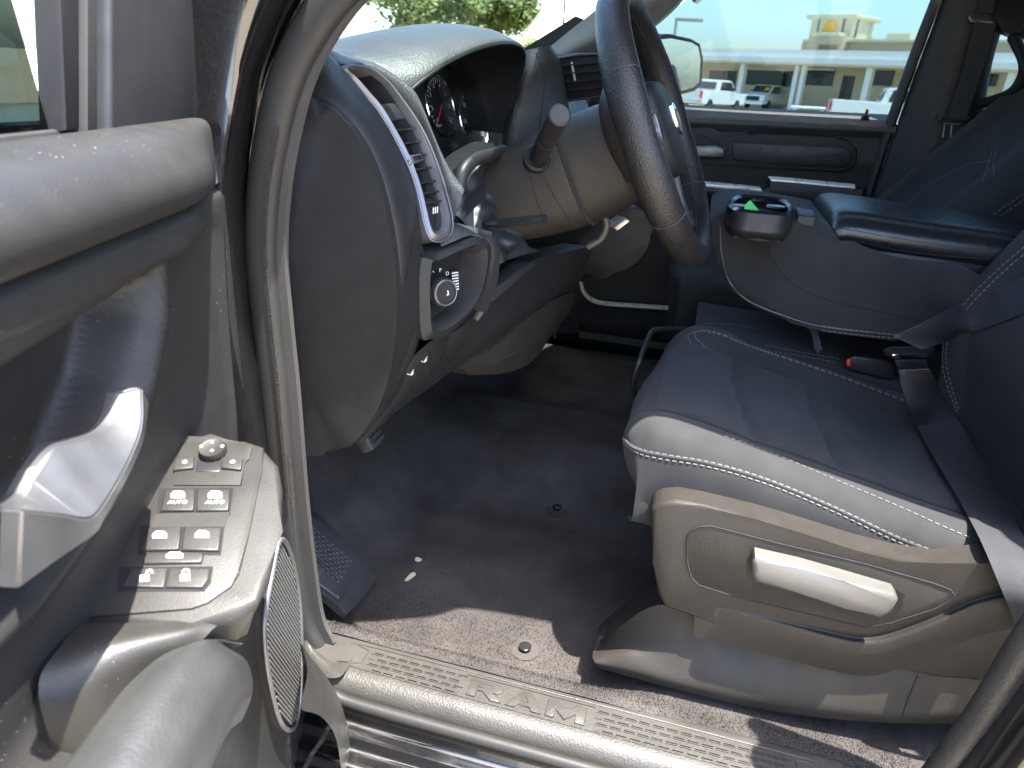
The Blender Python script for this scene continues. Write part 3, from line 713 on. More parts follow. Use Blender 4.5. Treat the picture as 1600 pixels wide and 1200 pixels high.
# ================================================================== DASHBOARD
dash = thing('dashboard', 'black dashboard with gauge hood, side vent and headlight switch', 'dashboard', (-.3, .7, .3))
cap_px = [(440, 152), (430, 300), (430, 450), (435, 600), (445, 700), (470, 711), (520, 711), (555, 690), (590, 640), (612, 570), (620, 480), (613, 385), (592, 290), (562, 220), (525, 175), (490, 155)]
obj('end_cap', slab(GX(cap_px, -.757), (.09, 0, 0), .016, 6, smooth=3), 'dash_plastic', dash, 60)
S = [(440, 158), (462, 150), (490, 152), (526, 172), (564, 217), (594, 288), (616, 384), (623, 480), (615, 572), (592, 643), (570, 676), (556, 694)]
Rr = [(430, 62), (470, 66), (505, 80), (533, 106), (572, 152), (610, 207), (638, 275), (651, 335), (641, 400), (648, 470), (646, 556), (580, 668)]
XR = [-.70, -.695, -.69, -.685, -.68, -.675, -.672, -.67, -.68, -.685, -.685, -.695]
rows = []
for (a, b), (c, d), x in zip(S, Rr, XR):
    A, B = PX(a, b, -.744), PX(c, d, x); M_ = PX(a*.5+c*.5, b*.5+d*.5, -.728)
    rows.append([A+V((.03, 0, 0)), A, M_, B, B+V((.02, .015, 0))])
obj('side_band', loft(rows, 5, 6), 'dash_plastic', dash)
# ---- side air vent
def VX(x, y):
    nx, ny = 255/281, -118/281
    d = (x-545)*nx+(y-110)*ny
    return -.672+.0010*d
def PV(x, y, dy=0): return PX(x, y, VX(x, y))+V((0, dy, 0))
vo = [(531, 107), (552, 103), (580, 109), (605, 128), (627, 156), (652, 192), (672, 232), (690, 282), (703, 330), (705, 357), (697, 372), (678, 377), (664, 362), (651, 305), (640, 270), (625, 237), (608, 205), (588, 172), (568, 149), (548, 125)]
vi = [(546, 114), (560, 111), (579, 118), (599, 134), (618, 160), (640, 195), (658, 233), (675, 282), (688, 328), (690, 350), (686, 359), (679, 361), (674, 352), (661, 300), (650, 266), (636, 233), (619, 202), (600, 170), (580, 146), (561, 126)]
def PVd(x, y, t): return PX(x, y, VX(x, y)+t)
vent = obj('air_vent', ring_strip([PV(*p) for p in vo], [PVd(*p, .004) for p in vi], (.01, .03, -.01), 4, (-.004, -.005, .003)), 'silver_dull', dash)
obj('vent_edge', tube([PV(*p, -.002) for p in vo], .0016, 8, closed=True, sm=4), 'silver', vent)
obj('vent_cavity', slab([PV(*p, .04) for p in vo], (.0, .05, 0), smooth=3), 'dark_plastic', vent)
wallv = ring_strip([PVd(*p, .004) for p in vi], [PV(*p, .03) for p in vi], (.002, 0, 0), 3)
obj('vent_wall', wallv, 'dark_plastic', vent)
for (a, b), (c, d) in (((609, 207), (652, 203)), ((618, 228), (660, 222)), ((627, 247), (668, 243)), ((638, 268), (677, 263)), ((646, 289), (684, 284)), ((652, 305), (688, 300)), ((657, 320), (690, 315))):
    A, B = PVd(a-2, b, .010), PVd(c+4, d, .010)
    obj('vent_slat', sweep([A, A.lerp(B, .5), B], [(-.009, -.0012), (.009, -.0012), (.009, .0012), (-.009, .0012)], (0, .4, .9)), 'dark_plastic', vent)
for x0, y0, x1, y1 in ((620, 195, 668, 330), (634, 200, 682, 330)):
    obj('vent_vane', sweep([PVd(x0, y0, .024), PVd((x0+x1)/2, (y0+y1)/2, .024), PVd(x1, y1, .024)], [(-.0012, -.008), (.0012, -.008), (.0012, .008), (-.0012, .008)], (0, -1, .3)), 'dark_plastic', vent)
fl_ = [(590, 163), (635, 160), (646, 172), (644, 186), (606, 192), (597, 178)]
obj('vent_flap', slab([PV(*p, .004) for p in fl_], (0, .02, -.004), .003, 3), 'smooth_plastic', vent)
kb = obj('vent_knob', slab([PVd(*p, -.006) for p in ((640, 243), (660, 239), (664, 250), (644, 258), (639, 256))], (0, .012, -.003), .0025, 3), 'silver', vent)
obj('knob_inset', slab([PVd(*p, -.007) for p in ((646, 244), (659, 242), (661, 249), (648, 252))], (0, .002, 0), .0008, 2), 'dark_plastic', kb)
obj('vent_lower_plate', slab([PV(*p, .008) for p in ((658, 314), (690, 308), (693, 345), (688, 357), (676, 359), (668, 345))], (0, .02, 0), .003, 2), 'dark_plastic', vent)
obj('thumb_wheel', slab([PV(*p, .004) for p in ((660, 334), (680, 328), (681, 337), (663, 345))], (0, .01, 0), .002, 2), 'smooth_plastic', vent)
obj('vent_icon', text('▯▯▮', .009, basis(PV(686, 331, .0005), (.75, -.65, 0), (0, .3, .95)), .0003), 'print_white', vent) if False else None
bm = bmesh.new()
for k in range(3): rbox(PV(684+k*3.2, 330-k*.8, .006), V((.0008, 0, 0)), V((0, .0006, 0)), V((0, 0, .004)), 0, 1, bm)
obj('vent_icon', bm, 'print_white', vent)
# ---- strip between vent and gauges
lft = [(478, 82), (508, 90), (540, 100), (575, 105), (606, 126), (630, 155), (655, 191), (675, 232), (692, 282), (706, 335), (708, 352)]
rgt = [(478, 62), (505, 74), (545, 88), (590, 104), (630, 130), (648, 145), (659, 170), (672, 205), (688, 240), (706, 268), (722, 290)]
rows = []
for (a, b), (c, d) in zip(lft, rgt):
    A = PV(a, b, .004) if a > 535 else PX(a, b, -.668); B = PX(c, d, -.60 if c > 540 else -.63); rows.append([A+V((0, .02, -.005)), A, A.lerp(B, .5)+V((-.004, -.006, .004)), B, B+V((.03, .05, 0))])
obj('gauge_surround', loft(rows, 4, 5), 'pad_top', dash)
# ---- gauge hood
lip = [(640, 141, -.60), (654, 128, -.588), (672, 114, -.57), (702, 94, -.53), (745, 74, -.46), (785, 65, -.385), (809, 67, -.31), (821, 80, -.25), (818, 108, -.215), (806, 150, -.195), (793, 210, -.185)]
L0 = G(lip)
wts = [0, .25, .5, .8, 1, 1, .95, .8, .5, .25, .1]
lb = [(640, 141, -.60), (628, 128, -.605), (605, 113, -.612), (555, 93, -.625), (497, 78, -.64)]
def brow(dy, dz, lx, out=0):
    r = []
    L1 = PX(*lx)
    for k, (p, wv) in enumerate(zip(L0, wts)):
        f = k/10
        q = p+V((out*(f-.5)*2, dy, dz*wv))
        if k < 4: q = q.lerp(L1+(q-L0[0]-V((0, dy, 0)))*1.0 if k else L1, 1-k/4.0) if k else L1
        r.append(q)
    return r
rows = [[p+V((0, .006, -.004)) for p in L0], L0, brow(.012, .007, lb[1]), brow(.05, .018, lb[2]), brow(.13, .018, lb[3], .01), brow(.25, -.01, lb[4], .02), brow(.42, -.07, (462, 70, -.66), .03)]
hood = obj('gauge_hood', loft(rows, 5, 5), 'pad_top', dash)
# inner lining of the hood down to the cluster
cl_n = V((-.10, -.95, .25)).normalized(); cl_p = PY(720, 180, .63)
def PC(x, y, l=0): return onp(x, y, cl_n, cl_p)+cl_n*l
inner = []
for k, p in enumerate(L0):
    q = p+V((.02*(.5-k/10), .13, -.025 if 2 < k < 9 else 0)); inner.append(q)
mid = [a.lerp(b, .5)+V((0, 0, .004)) for a, b in zip(L0, inner)]
obj('hood_lining', loft([[p+V((0, .004, -.006 if 1 < k < 8 else 0)) for k, p in enumerate(L0)], mid, inner], 5, 5), 'dark_plastic', dash)
obj('hood_lip', tube([p+V((0, .002, -.003)) for p in L0], .0028, 8, sm=6), 'smooth_plastic', dash)
# cluster
clu = obj('instrument_cluster', slab([PC(*p) for p in ((640, 120), (690, 85), (760, 70), (815, 80), (815, 260), (770, 285), (712, 295), (690, 255), (668, 212), (652, 170))], (0, .03, 0)), 'gauge_face', dash)
ux = V((1, 0, 0)); ux = (ux-cl_n*ux.dot(cl_n)).normalized(); uy = cl_n.cross(ux); uy = uy if uy.z > 0 else -uy
for gc, rad, nums in (((738, 188), .058, '0 20 40 60 80 100 120'.split()), ((686, 165), .050, '0 1 2 3 4 5 6 7'.split()), ((768, 140), .02, ['F', 'E'])):
    c = PC(*gc, .003)
    cr_ = [c+ux*(rad*cos(t))+uy*(rad*sin(t)) for t in [2*pi*k/40 for k in range(40)]]
    g = obj('gauge', tube(cr_, .0022, 6, closed=True), 'chrome', clu)
    bm = bmesh.new(); bn = bmesh.new()
    for k in range(25):
        a = radians(225-270*k/24); dr_ = ux*cos(a)+uy*sin(a); ln = .005 if k % 4 == 0 else .0028
        rbox(c+dr_*(rad*.9-ln), dr_*ln, dr_.cross(cl_n)*.0005, cl_n*.0003, 0, 1, bm)
    for k, s_ in enumerate(nums):
        a = radians(225-270*k/(len(nums)-1)); dr_ = ux*cos(a)+uy*sin(a)
        text(s_, rad*.2, basis(c+dr_*rad*.66, ux, uy), .0002, bm=bm)
    obj('gauge_marks', bm, 'print_white', g)
    obj('needle', tube([c+cl_n*.002, c+cl_n*.002+(ux*cos(3.9)+uy*sin(3.9))*rad*.8], .0009, 6), 'red_plastic', g)
obj('screen_panel', slab([PC(*p, .002) for p in ((700, 205), (728, 200), (733, 235), (706, 245))], cl_n*-.002), 'gloss_plastic', clu)
bm = bmesh.new()
for k, yy in enumerate((197, 206)): text('- - -' if k else 'P R N D', .006, basis(PC(684+k*2, yy, .002), ux, uy), .0002, bm=bm)
obj('warning_print', bm, 'print_grey', clu)
obj('lens', slab([PC(*p, .035) for p in ((653, 140), (690, 105), (770, 85), (800, 110), (795, 225), (760, 248), (712, 266), (690, 240), (668, 200))], cl_n*.002), 'glass_clear', clu)
# ---- top pad to the windscreen, whole width
tp = []
for x in (-.74, -.5, -.2, .1, .4, .72):
    tp.append([V((x, .60 if x > -.15 else .70, .775 if x > -.15 else .75)), V((x, .66 if x > -.15 else .75, .80 if x > -.15 else .765)), V((x, .85, .79)), V((x, 1.0-.1*x*x, .745))])
obj('top_pad', loft(tp, 5, 5, (0, 0, -.02)), 'pad_top', dash)
obj('dash_sun_block', box((-.69, .72, .40), (.72, .92, .735)), 'dark_plastic', dash)  # unseen block, added to stop sun leaking through the hollow dash
obj('knee_sun_block', box((-.62, .55, .37), (.10, .715, .60)), 'dark_plastic', dash)  # second hidden block, put in to keep sun spots off the footwell floor
# ---- centre stack cheek beside the gauges
la = [(824, 78, -.20), (822, 110, -.205), (812, 150, -.20), (800, 190, -.20), (795, 240, -.20), (800, 290, -.2)]
ra = [(862, 72, -.15), (870, 85, -.15), (876, 105, -.15), (882, 140, -.15), (888, 180, -.15), (890, 280, -.15)]
rows = []
for a, b in zip(la, ra):
    A, B = PX(*a), PX(*b); rows.append([A+V((.03, .03, .0)), A, A.lerp(B, .5)+V((-.008, -.012, .004)), B, B+V((.03, .01, 0))])
ck = obj('stack_cheek', loft(rows, 5, 5), 'pad_top', dash)
obj('cheek_seam', line_on(bvh(ck), [(838, 84), (850, 120), (848, 160), (842, 200)], .0009), 'seam', ck)
# centre vents and stack face
cv = obj('centre_vent', slab(GX([(868, 92), (905, 86), (945, 84), (945, 150), (880, 158)], -.10), (.02, .05, 0)), 'dark_plastic', dash)
obj('vent_rim', tube(GX([(868, 92), (905, 86), (945, 84), (945, 150), (880, 158)], -.105), .003, 8, closed=True), 'smooth_plastic', cv)
for yy in (103, 116, 129, 142): obj('vent_slat', sweep([PX(872+(yy-95)*.16, yy, -.108), PX(940, yy-6, -.108)], [(-.007, -.001), (.007, -.001), (.007, .001), (-.007, .001)], (0, .3, .95)), 'dark_plastic', cv)
obj('vent_vane', tube(GX([(893, 97), (899, 128)], -.112), .0022, 6), 'print_grey', cv)
st = loft([[V((x, .47, .77)), V((x, .44, .70)), V((x, .45, .55)), V((x, .52, .42))] for x in (-.12, 0, .14)], 4, 5, (0, .1, 0))
obj('centre_stack', st, 'smooth_plastic', dash)
pr_ = loft([[V((x, .62, .795)), V((x, .555, .77)), V((x, .56, .66)), V((x, .53, .60)), V((x, .55, .46)), V((x, .62, .33)), V((x, .80, .26))] for x in (.12, .3, .5, .73)], 4, 5, (0, .12, .02))
pd = obj('passenger_dash', pr_, 'dash_plastic', dash)
obj('glove_box', slab(GX([(905, 372), (958, 330), (1000, 322), (1018, 345), (1020, 385), (985, 425), (930, 436), (905, 425)], .30), (.02, .04, 0), .012, 4, smooth=3), 'smooth_plastic', dash)
# ---- headlight switch pod
def HX(x): return -.69+.00095*(x-655)
def PH(x, y, dy=0): return PX(x, y, HX(x))+V((0, dy, 0))
ho = [(657, 414), (676, 400), (736, 371), (757, 374), (768, 390), (760, 440), (742, 481), (702, 521), (673, 530), (658, 520)]
hi = [(684, 420), (698, 410), (735, 395), (746, 397), (750, 408), (745, 448), (733, 474), (704, 497), (687, 505), (683, 490)]
pod = obj('light_switch_pod', ring_strip([PH(*p) for p in ho], [PH(*p, .010) for p in hi], (.01, .04, 0), 5, (-.006, -.010, .002)), 'dash_plastic', dash)
obj('pod_top', loft([[PH(706, 352, .03), PH(735, 350, .03), PX(768, 362, -.57)], [PH(690, 385, .0), PH(738, 366, -.004), PX(772, 385, -.57)]], 4, 4), 'pad_top', dash)
obj('pod_cheek', loft([[PH(754, 373, .002), PX(766, 368, -.575), PX(776, 372, -.555)], [PH(766, 392, .002), PX(774, 390, -.575), PX(782, 395, -.555)], [PH(759, 440, .002), PX(766, 444, -.575), PX(776, 446, -.555)], [PH(742, 480, .002), PX(750, 486, -.58), PX(760, 490, -.56)]], 4, 4), 'pad_top', dash)
obj('switch_face', slab([PH(*p, .022) for p in hi], (.005, .01, 0), smooth=3), 'gloss_plastic', pod)
ka = V((-.58, -.80, .12)).normalized(); kc = PH(701, 457, .014)
kn = obj('light_knob', lathe(kc, ka, [(.020, -.008), (.020, .012), (.0185, .0165), (.0150, .0180), (.0145, .0165), (.003, .016)], 32), 'smooth_plastic', pod)
bm = bmesh.new()
u_ = ka.orthogonal().normalized(); v_ = ka.cross(u_)
for k in range(40):
    a = 2*pi*k/40; dr_ = u_*cos(a)+v_*sin(a); rbox(kc+dr_*.0201+ka*.004, dr_*.0006, dr_.cross(ka)*.0008, ka*.008, 0, 1, bm)
obj('knob_ribs', bm, 'smooth_plastic', kn)
obj('knob_ring', tube([kc+ka*.0178+(u_*cos(t)+v_*sin(t))*.0166 for t in [2*pi*k/32 for k in range(32)]], .0009, 6, closed=True), 'silver_dull', kn)
kx = V((-ka.y, ka.x, 0)).normalized(); kx = kx if kx.dot(RT) > 0 else -kx; ky = ka.cross(kx); ky = ky if ky.z > 0 else -ky
obj('knob_icon', text('◂', .010, basis(kc+ka*.0166, kx, ky), .0003), 'print_white', kn) if False else obj('knob_icon', slab([kc+ka*.0166+kx*a+ky*b for a, b in ((.001, -.004), (.005, -.0035), (.0045, .002), (.002, .003), (.0035, -.001))], ka*.0003), 'print_white', kn)
bm = bmesh.new()
for k, s_ in enumerate('OAPD'):
    a = radians(128-k*26); text(s_, .0075, basis(kc-ka*.004+(kx*cos(a)+ky*sin(a))*.0275, kx, ky), .0003, bm=bm)
obj('dial_print', bm, 'print_white', pod)
dw = obj('dimmer_wheel', rbox(PH(727, 441, .018), kx*.0055, ky*.015, ka*.006, .003, 3), 'dark_plastic', pod)
bm = bmesh.new()
for k in range(7): rbox(PH(727, 441, .018)+ka*.0062+ky*(k-3)*.0038, kx*.005, ky*.0007, ka*.0006, 0, 1, bm)
obj('wheel_print', bm, 'print_white', dw)
# ---- trim below the pod with two push buttons
lrow = [(646, 556, -.685), (620, 603, -.688), (598, 640, -.69), (557, 693, -.695)]
r1 = [(672, 530, -.66), (650, 585, -.66), (622, 626, -.665), (575, 680, -.68)]
r2 = [(703, 521, -.62), (690, 560, -.62), (660, 600, -.62), (612, 648, -.64)]
rows = [[PX(*a), PX(*b)+V((-.002, -.004, 0)), PX(*c), PX(*c)+V((.02, .02, 0))] for a, b, c in zip(lrow, r1, r2)]
lt_ = obj('lower_trim', loft(rows, 5, 5), 'smooth_plastic', dash)
LT = bvh(lt_)
for q in ([(627, 590), (646, 560), (655, 572), (636, 604)], [(650, 566), (664, 545), (676, 555), (658, 580)]):
    pts = [cast(LT, *p, .001, near=True)[0] for p in q]; nn = cast(LT, *q[0], near=True)[1]
    bt = obj('push_button', slab(pts, nn*-.004, .001, 2), 'smooth_plastic', lt_)
    cx, cy = sum(p[0] for p in q)/4, sum(p[1] for p in q)/4; c = cast(LT, cx, cy, .0016, near=True)[0]
    bx = (cast(LT, cx+4, cy+1, near=True)[0]-cast(LT, cx-4, cy-1, near=True)[0]).normalized(); by = nn.cross(bx); by = by if by.z > 0 else -by
    bm = bmesh.new(); rbox(c-by*.003, bx*.005, by*.0006, nn*.0003, 0, 1, bm); rbox(c+by*.003+bx*.001, bx*.0006, by*.003, nn*.0003, 0, 1, bm); rbox(c+bx*.003, bx*.002, by*.002, nn*.0003, 0, 1, bm)
    obj('button_icon', bm, 'print_white', bt)
obj('trim_seam', line_on(LT, [(660, 535), (640, 575), (612, 618), (570, 680)], .0009, lift=.0004), 'seam', lt_)
# ---- knee panel
rows = [[(704, 521, -.61), (735, 500, -.58), (765, 462, -.53), (832, 408, -.42), (890, 392, -.30), (925, 385, -.22)],
        [(690, 560, -.61), (725, 535, -.57), (768, 498, -.52), (826, 450, -.42), (885, 425, -.30), (918, 410, -.22)],
        [(655, 605, -.61), (700, 572, -.56), (760, 535, -.51), (820, 490, -.42), (875, 455, -.30), (905, 440, -.22)],
        [(612, 648, -.62), (672, 605, -.55), (720, 572, -.49), (790, 545, -.41), (845, 500, -.30), (880, 470, -.22)]]
kp = obj('knee_panel', loft([[PX(*p)+V((0, .0, 0)) for p in r] for r in rows], 5, 5, (0, .05, 0)), 'smooth_plastic', dash)
lo = [[(712, 574, -.50), (760, 540, -.47), (815, 492, -.40), (862, 462, -.30), (885, 455, -.22)], [(716, 580, -.49), (770, 560, -.45), (822, 530, -.38), (865, 490, -.28), (884, 472, -.22)], [(722, 584, -.48), (780, 580, -.42), (822, 560, -.36), (850, 520, -.28), (876, 490, -.22)]]
lk = obj('lower_shroud', loft([[PX(*p)+V((0, -.015, 0)) for p in r] for r in lo], 5, 5, (0, .06, 0)), 'seat_plastic', dash)
obj('shroud_seam', line_on(bvh(lk), [(735, 572), (780, 562), (815, 545)], .0009), 'seam', lk)
obj('hood_release', slab(G([(744, 498, -.57), (756, 472, -.56), (770, 458, -.55), (772, 462, -.55), (764, 478, -.56), (748, 502, -.57)]), (.01, .02, 0), .002, 2), 'grey_plastic', dash)
obj('pocket_lid', slab(G([(768, 456, -.55), (832, 408, -.45), (838, 414, -.45), (772, 470, -.55)]), (.0, .03, -.004), .002, 2), 'dash_plastic', dash)
# small brackets under the column
br = obj('bracket', tube(G([(918, 386, -.30), (940, 372, -.30), (948, 352, -.30), (945, 340, -.30)]), .006, 10, sm=4), 'grey_plastic', dash)
br2 = obj('accelerator_bracket', slab(GX([(955, 355), (978, 340), (985, 346), (965, 362)], -.15), (.02, .02, 0), .003, 2), 'steel', dash)
# ================================================================== STEERING COLUMN
WT = .439; WY = radians(3.5); WC = V((-.393, .262, .742))
Rz = Matrix.Rotation(-WY, 3, 'Z')
wx = Rz @ V((1, 0, 0)); wu = Rz @ V((0, sin(WT), cos(WT))); wn = Rz @ V((0, -cos(WT), sin(WT)))   # wn: to the driver
def wp(a, b, c=0): return WC+wx*a+wu*b+wn*c
ax = V((0, cos(WT), -sin(WT)))
col = thing('steering_column', 'black steering column shroud with stalk behind the wheel', 'steering column', WC+ax*.3)
au = V((0, sin(WT), cos(WT)))
def sec(t, hw, hu, hd, sh=0, n=24):
    c = WC+ax*t+au*sh; r = []
    for k in range(n):
        a = 2*pi*k/n; ca, sa = cos(a), sin(a); e = .72
        x = hw*abs(ca)**e*(1 if ca > 0 else -1); y = (hu if sa > 0 else hd)*abs(sa)**e*(1 if sa > 0 else -1)
        r.append(c+V((x, 0, 0))+au*y)
    return r
obj('shroud_rear', loft([sec(.050, .055, .05, .06), sec(.055, .074, .065, .085), (sec(.10, .078, .068, .092)), sec(.128, .080, .07, .094), sec(.132, .076, .066, .09)], 1, 4, closed=True), 'seat_plastic', col)
shf = obj('shroud_front', loft([sec(.130, .070, .06, .085), sec(.134, .079, .066, .095), sec(.20, .080, .064, .090), sec(.26, .078, .06, .08), sec(.30, .07, .05, .07)], 1, 4, closed=True), 'seat_plastic', col)
obj('shroud_gap', tube(sec(.131, .0785, .0675, .0945), .0035, 8, closed=True), 'seam', col)
ST = bvh(shf)
obj('shroud_seam', line_on(ST, [(815, 190), (825, 260), (845, 330), (872, 378)], .001, lift=.0002), 'seam', shf)
obj('shroud_joint', line_on(ST, [(845, 270), (880, 330), (915, 372)], .0008, lift=.0002), 'seam', shf)
# turn signal stalk
sb, se = PX(840, 246, -.475), PX(874, 181, -.60)
sd = (se-sb).normalized()
sk_ = obj('signal_stalk', sweep(cr([sb-sd*.02, sb, sb.lerp(se, .5), se], 4), circ(.0135, 18), scale=[.85+.15*min(1, k/8) for k in range(13)]), 'smooth_plastic', col)
obj('stalk_cap', lathe(se, sd, [(.0135, -.0005), (.0142, .001), (.0142, .003), (.0125, .0042), (.0120, .0036), (.002, .0036)], 28), 'smooth_plastic', sk_)
obj('stalk_ring', tube([sb.lerp(se, .45)+(sd.orthogonal().normalized()*cos(t)+sd.cross(sd.orthogonal().normalized())*sin(t))*.0131 for t in [2*pi*k/24 for k in range(24)]], .0009, 6, closed=True), 'seam', sk_)
obj('stalk_collar', lathe(sb, sd, [(.017, -.03), (.021, -.004), (.021, .002), (.017, .004), (.014, .003)], 24), 'dark_plastic', sk_)
# tilt lever
obj('tilt_lever', sweep(cr(G([(750, 350, -.50), (775, 349, -.53), (800, 347, -.55), (830, 344, -.565), (850, 343, -.57)]), 5), [(-.010, -.005), (.010, -.005), (.012, 0), (.010, .005), (-.010, .005), (-.012, 0)], (0, .3, 1), scale=[.75]*7+[1.0]*14), 'smooth_plastic', col)
# wrinkled boot between column and dash
def wr(p, u, v):
    return p+V((0, -1, .3))*(.010*noise.noise(V((p.x*45, p.y*30, p.z*45)))+.006*sin(v*17+u*9))
bo = [[(712, 285, -.56), (735, 262, -.52), (765, 238, -.46), (790, 225, -.40)], [(718, 320, -.56), (742, 300, -.52), (775, 285, -.47), (805, 280, -.42)], [(738, 352, -.55), (755, 335, -.52), (785, 330, -.48), (815, 330, -.44)], [(765, 385, -.54), (778, 375, -.52), (800, 375, -.48), (835, 370, -.44)], [(770, 420, -.53), (790, 415, -.51), (812, 408, -.48), (850, 395, -.44)]]
obj('boot', loft([[PX(*p)+V((0, .02, 0)) for p in r] for r in bo], 8, 8, (0, .03, 0), fn=None), 'vinyl', col)
bm = loft([[PX(*p)+V((0, .015, 0)) for p in r] for r in bo], 8, 8, fn=wr)
obj('boot_folds', bm, 'vinyl', col)
obj('boot_arch', tube(G([(716, 300, -.57), (722, 270, -.56), (740, 250, -.53), (765, 242, -.48), (785, 236, -.43)]), .010, 10, sm=5), 'smooth_plastic', col)
# ================================================================== STEERING WHEEL
wh = thing('steering_wheel', 'black leather steering wheel with chrome badge on its hub', 'steering wheel', WC)
RR = .187
rp_ = [wp(RR*cos(t), RR*sin(t)) for t in [2*pi*k/96 for k in range(96)]]
bm = bmesh.new(); rings = []
for k, p in enumerate(rp_):
    t = 2*pi*k/96; o_ = (wx*cos(t)+wu*sin(t)); fat = 1.0+.10*exp(-((abs(sin(t))-.35)/.3)**2)
    rings.append([bm.verts.new(p+o_*(.0190*cos(a)*fat)+wn*(.0225*sin(a)*fat)) for a in [2*pi*j/18 for j in range(18)]])
for A, B in zip(rings, rings[1:]+rings[:1]):
    for j in range(18): bm.faces.new((A[j], A[(j+1) % 18], B[(j+1) % 18], B[j]))
rim = obj('rim', bm, 'rim_leather', wh)
for t in (2.72, pi-2.72, 3.75, -.61):
    o_ = wx*cos(t)+wu*sin(t); p = wp(RR*cos(t), RR*sin(t))
    obj('rim_seam', tube([p+o_*(.0206*cos(a))+wn*(.0243*sin(a)) for a in [2*pi*j/20 for j in range(20)]], .0010, 6, closed=True), 'thread_brown', rim)
obj('rim_inner_seam', tube([wp((RR-.0206)*cos(t), (RR-.0206)*sin(t), .004) for t in [2*pi*k/72 for k in range(72)]], .0008, 6, closed=True), 'seam', rim)
# airbag cover
ab = [(-.078, .030), (-.070, .056), (-.035, .068), (.035, .068), (.070, .056), (.078, .030), (.070, -.02), (.045, -.062), (.0, -.072), (-.045, -.062), (-.070, -.02)]
air = obj('airbag_cover', loft([[wp(a*.8, b*.8, -.035) for a, b in ab], [wp(a, b, -.012) for a, b in ab], [wp(a*.97, b*.97, .012) for a, b in ab], [wp(a*.8, b*.8, .020) for a, b in ab], [wp(a*.4, b*.4, .025) for a, b in ab], [wp(a*.02, b*.02, .026) for a, b in ab]], 3, 4, closed=True), 'dash_plastic', wh)
em = [(-.016, .022), (0, .026), (.016, .022), (.018, .004), (.010, -.012), (0, -.020), (-.010, -.012), (-.018, .004)]
e_ = obj('badge', slab([wp(a, b+.004, .030) for a, b in em], wn*-.010, .002, 2), 'chrome', air)
obj('badge_relief', slab([wp(a, b+.004, .0315) for a, b in ((-.010, .016), (-.004, .010), (.004, .010), (.010, .016), (.009, .002), (.003, -.012), (-.003, -.012), (-.009, .002))], wn*-.002), 'gloss_plastic', e_)
# spokes
for s_ in (-1, 1):
    sp_ = [[wp(s_*.060, b, c) for b, c in ((.038, -.01), (.030, .014), (-.012, .014), (-.030, -.01))],
           [wp(s_*.115, b, c) for b, c in ((.026, -.012), (.020, .006), (-.012, .006), (-.030, -.012))],
           [wp(s_*.172, b, c) for b, c in ((.030, -.012), (.022, .004), (-.026, .004), (-.040, -.012))]]
    spo = obj('spoke', loft(sp_, 4, 5, -wn*.014), 'smooth_plastic', wh)
    q = [(.088, .024), (.135, .020), (.146, .004), (.140, -.018), (.110, -.024), (.090, -.010)]
    obj('button_bezel', tube([wp(s_*a, b, .0125) for a, b in q], .0022, 8, closed=True, sm=3), 'silver', spo)
    obj('button_pad', slab([wp(s_*a*.985, b*.9, .0125) for a, b in q], -wn*.008, .002, 2), 'gloss_plastic', spo)
    bm = bmesh.new()
    for a, b in ((.118, .012), (.118, -.014), (.100, 0), (.134, 0)): slab([wp(s_*a-.003, b-.002, .0129), wp(s_*a+.003, b-.002, .0129), wp(s_*a, b+.0035, .0129)], wn*.0003, bm=bm)
    slab([wp(s_*.118+x, y, .0129) for x, y in ((-.003, -.003), (.003, -.003), (.003, .003), (-.003, .003))], wn*.0003, bm=bm)
    obj('button_icons', bm, 'print_white', spo)
    lo_ = [[wp(s_*.018, -.055, .006), wp(s_*.045, -.050, .006)], [wp(s_*.025, -.11, .0), wp(s_*.050, -.10, .0)], [wp(s_*.030, -.172, -.002), wp(s_*.070, -.160, -.002)]]
    obj('lower_spoke', loft(lo_, 4, 5, -wn*.014), 'silver_dull', wh)
bk = [(.085*cos(t), .085*sin(t)) for t in [2*pi*k/20 for k in range(20)]]
obj('back_cover', loft([[wp(a*1.12, b*1.12, -.012) for a, b in bk], [wp(a*1.1, b*1.1, -.03) for a, b in bk], [wp(a*.85, b*.85, -.06) for a, b in bk], [wp(a*.6, b*.6, -.075) for a, b in bk]], 2, 4, closed=True), 'seat_plastic', wh)
# ribbed rear grip pods behind the upper rim
for s_ in (-1, 1):
    g = [[wp(s_*.115, .085, -.012), wp(s_*.150, .060, -.012), wp(s_*.165, .01, -.012), wp(s_*.150, -.045, -.012)],
         [wp(s_*.095, .080, -.040), wp(s_*.130, .055, -.045), wp(s_*.145, .01, -.045), wp(s_*.130, -.050, -.040)],
         [wp(s_*.070, .060, -.050), wp(s_*.095, .040, -.058), wp(s_*.10, .0, -.058), wp(s_*.09, -.050, -.05)]]
    gp = obj('rear_switch_pod', loft(g, 5, 5), 'seat_plastic', wh)
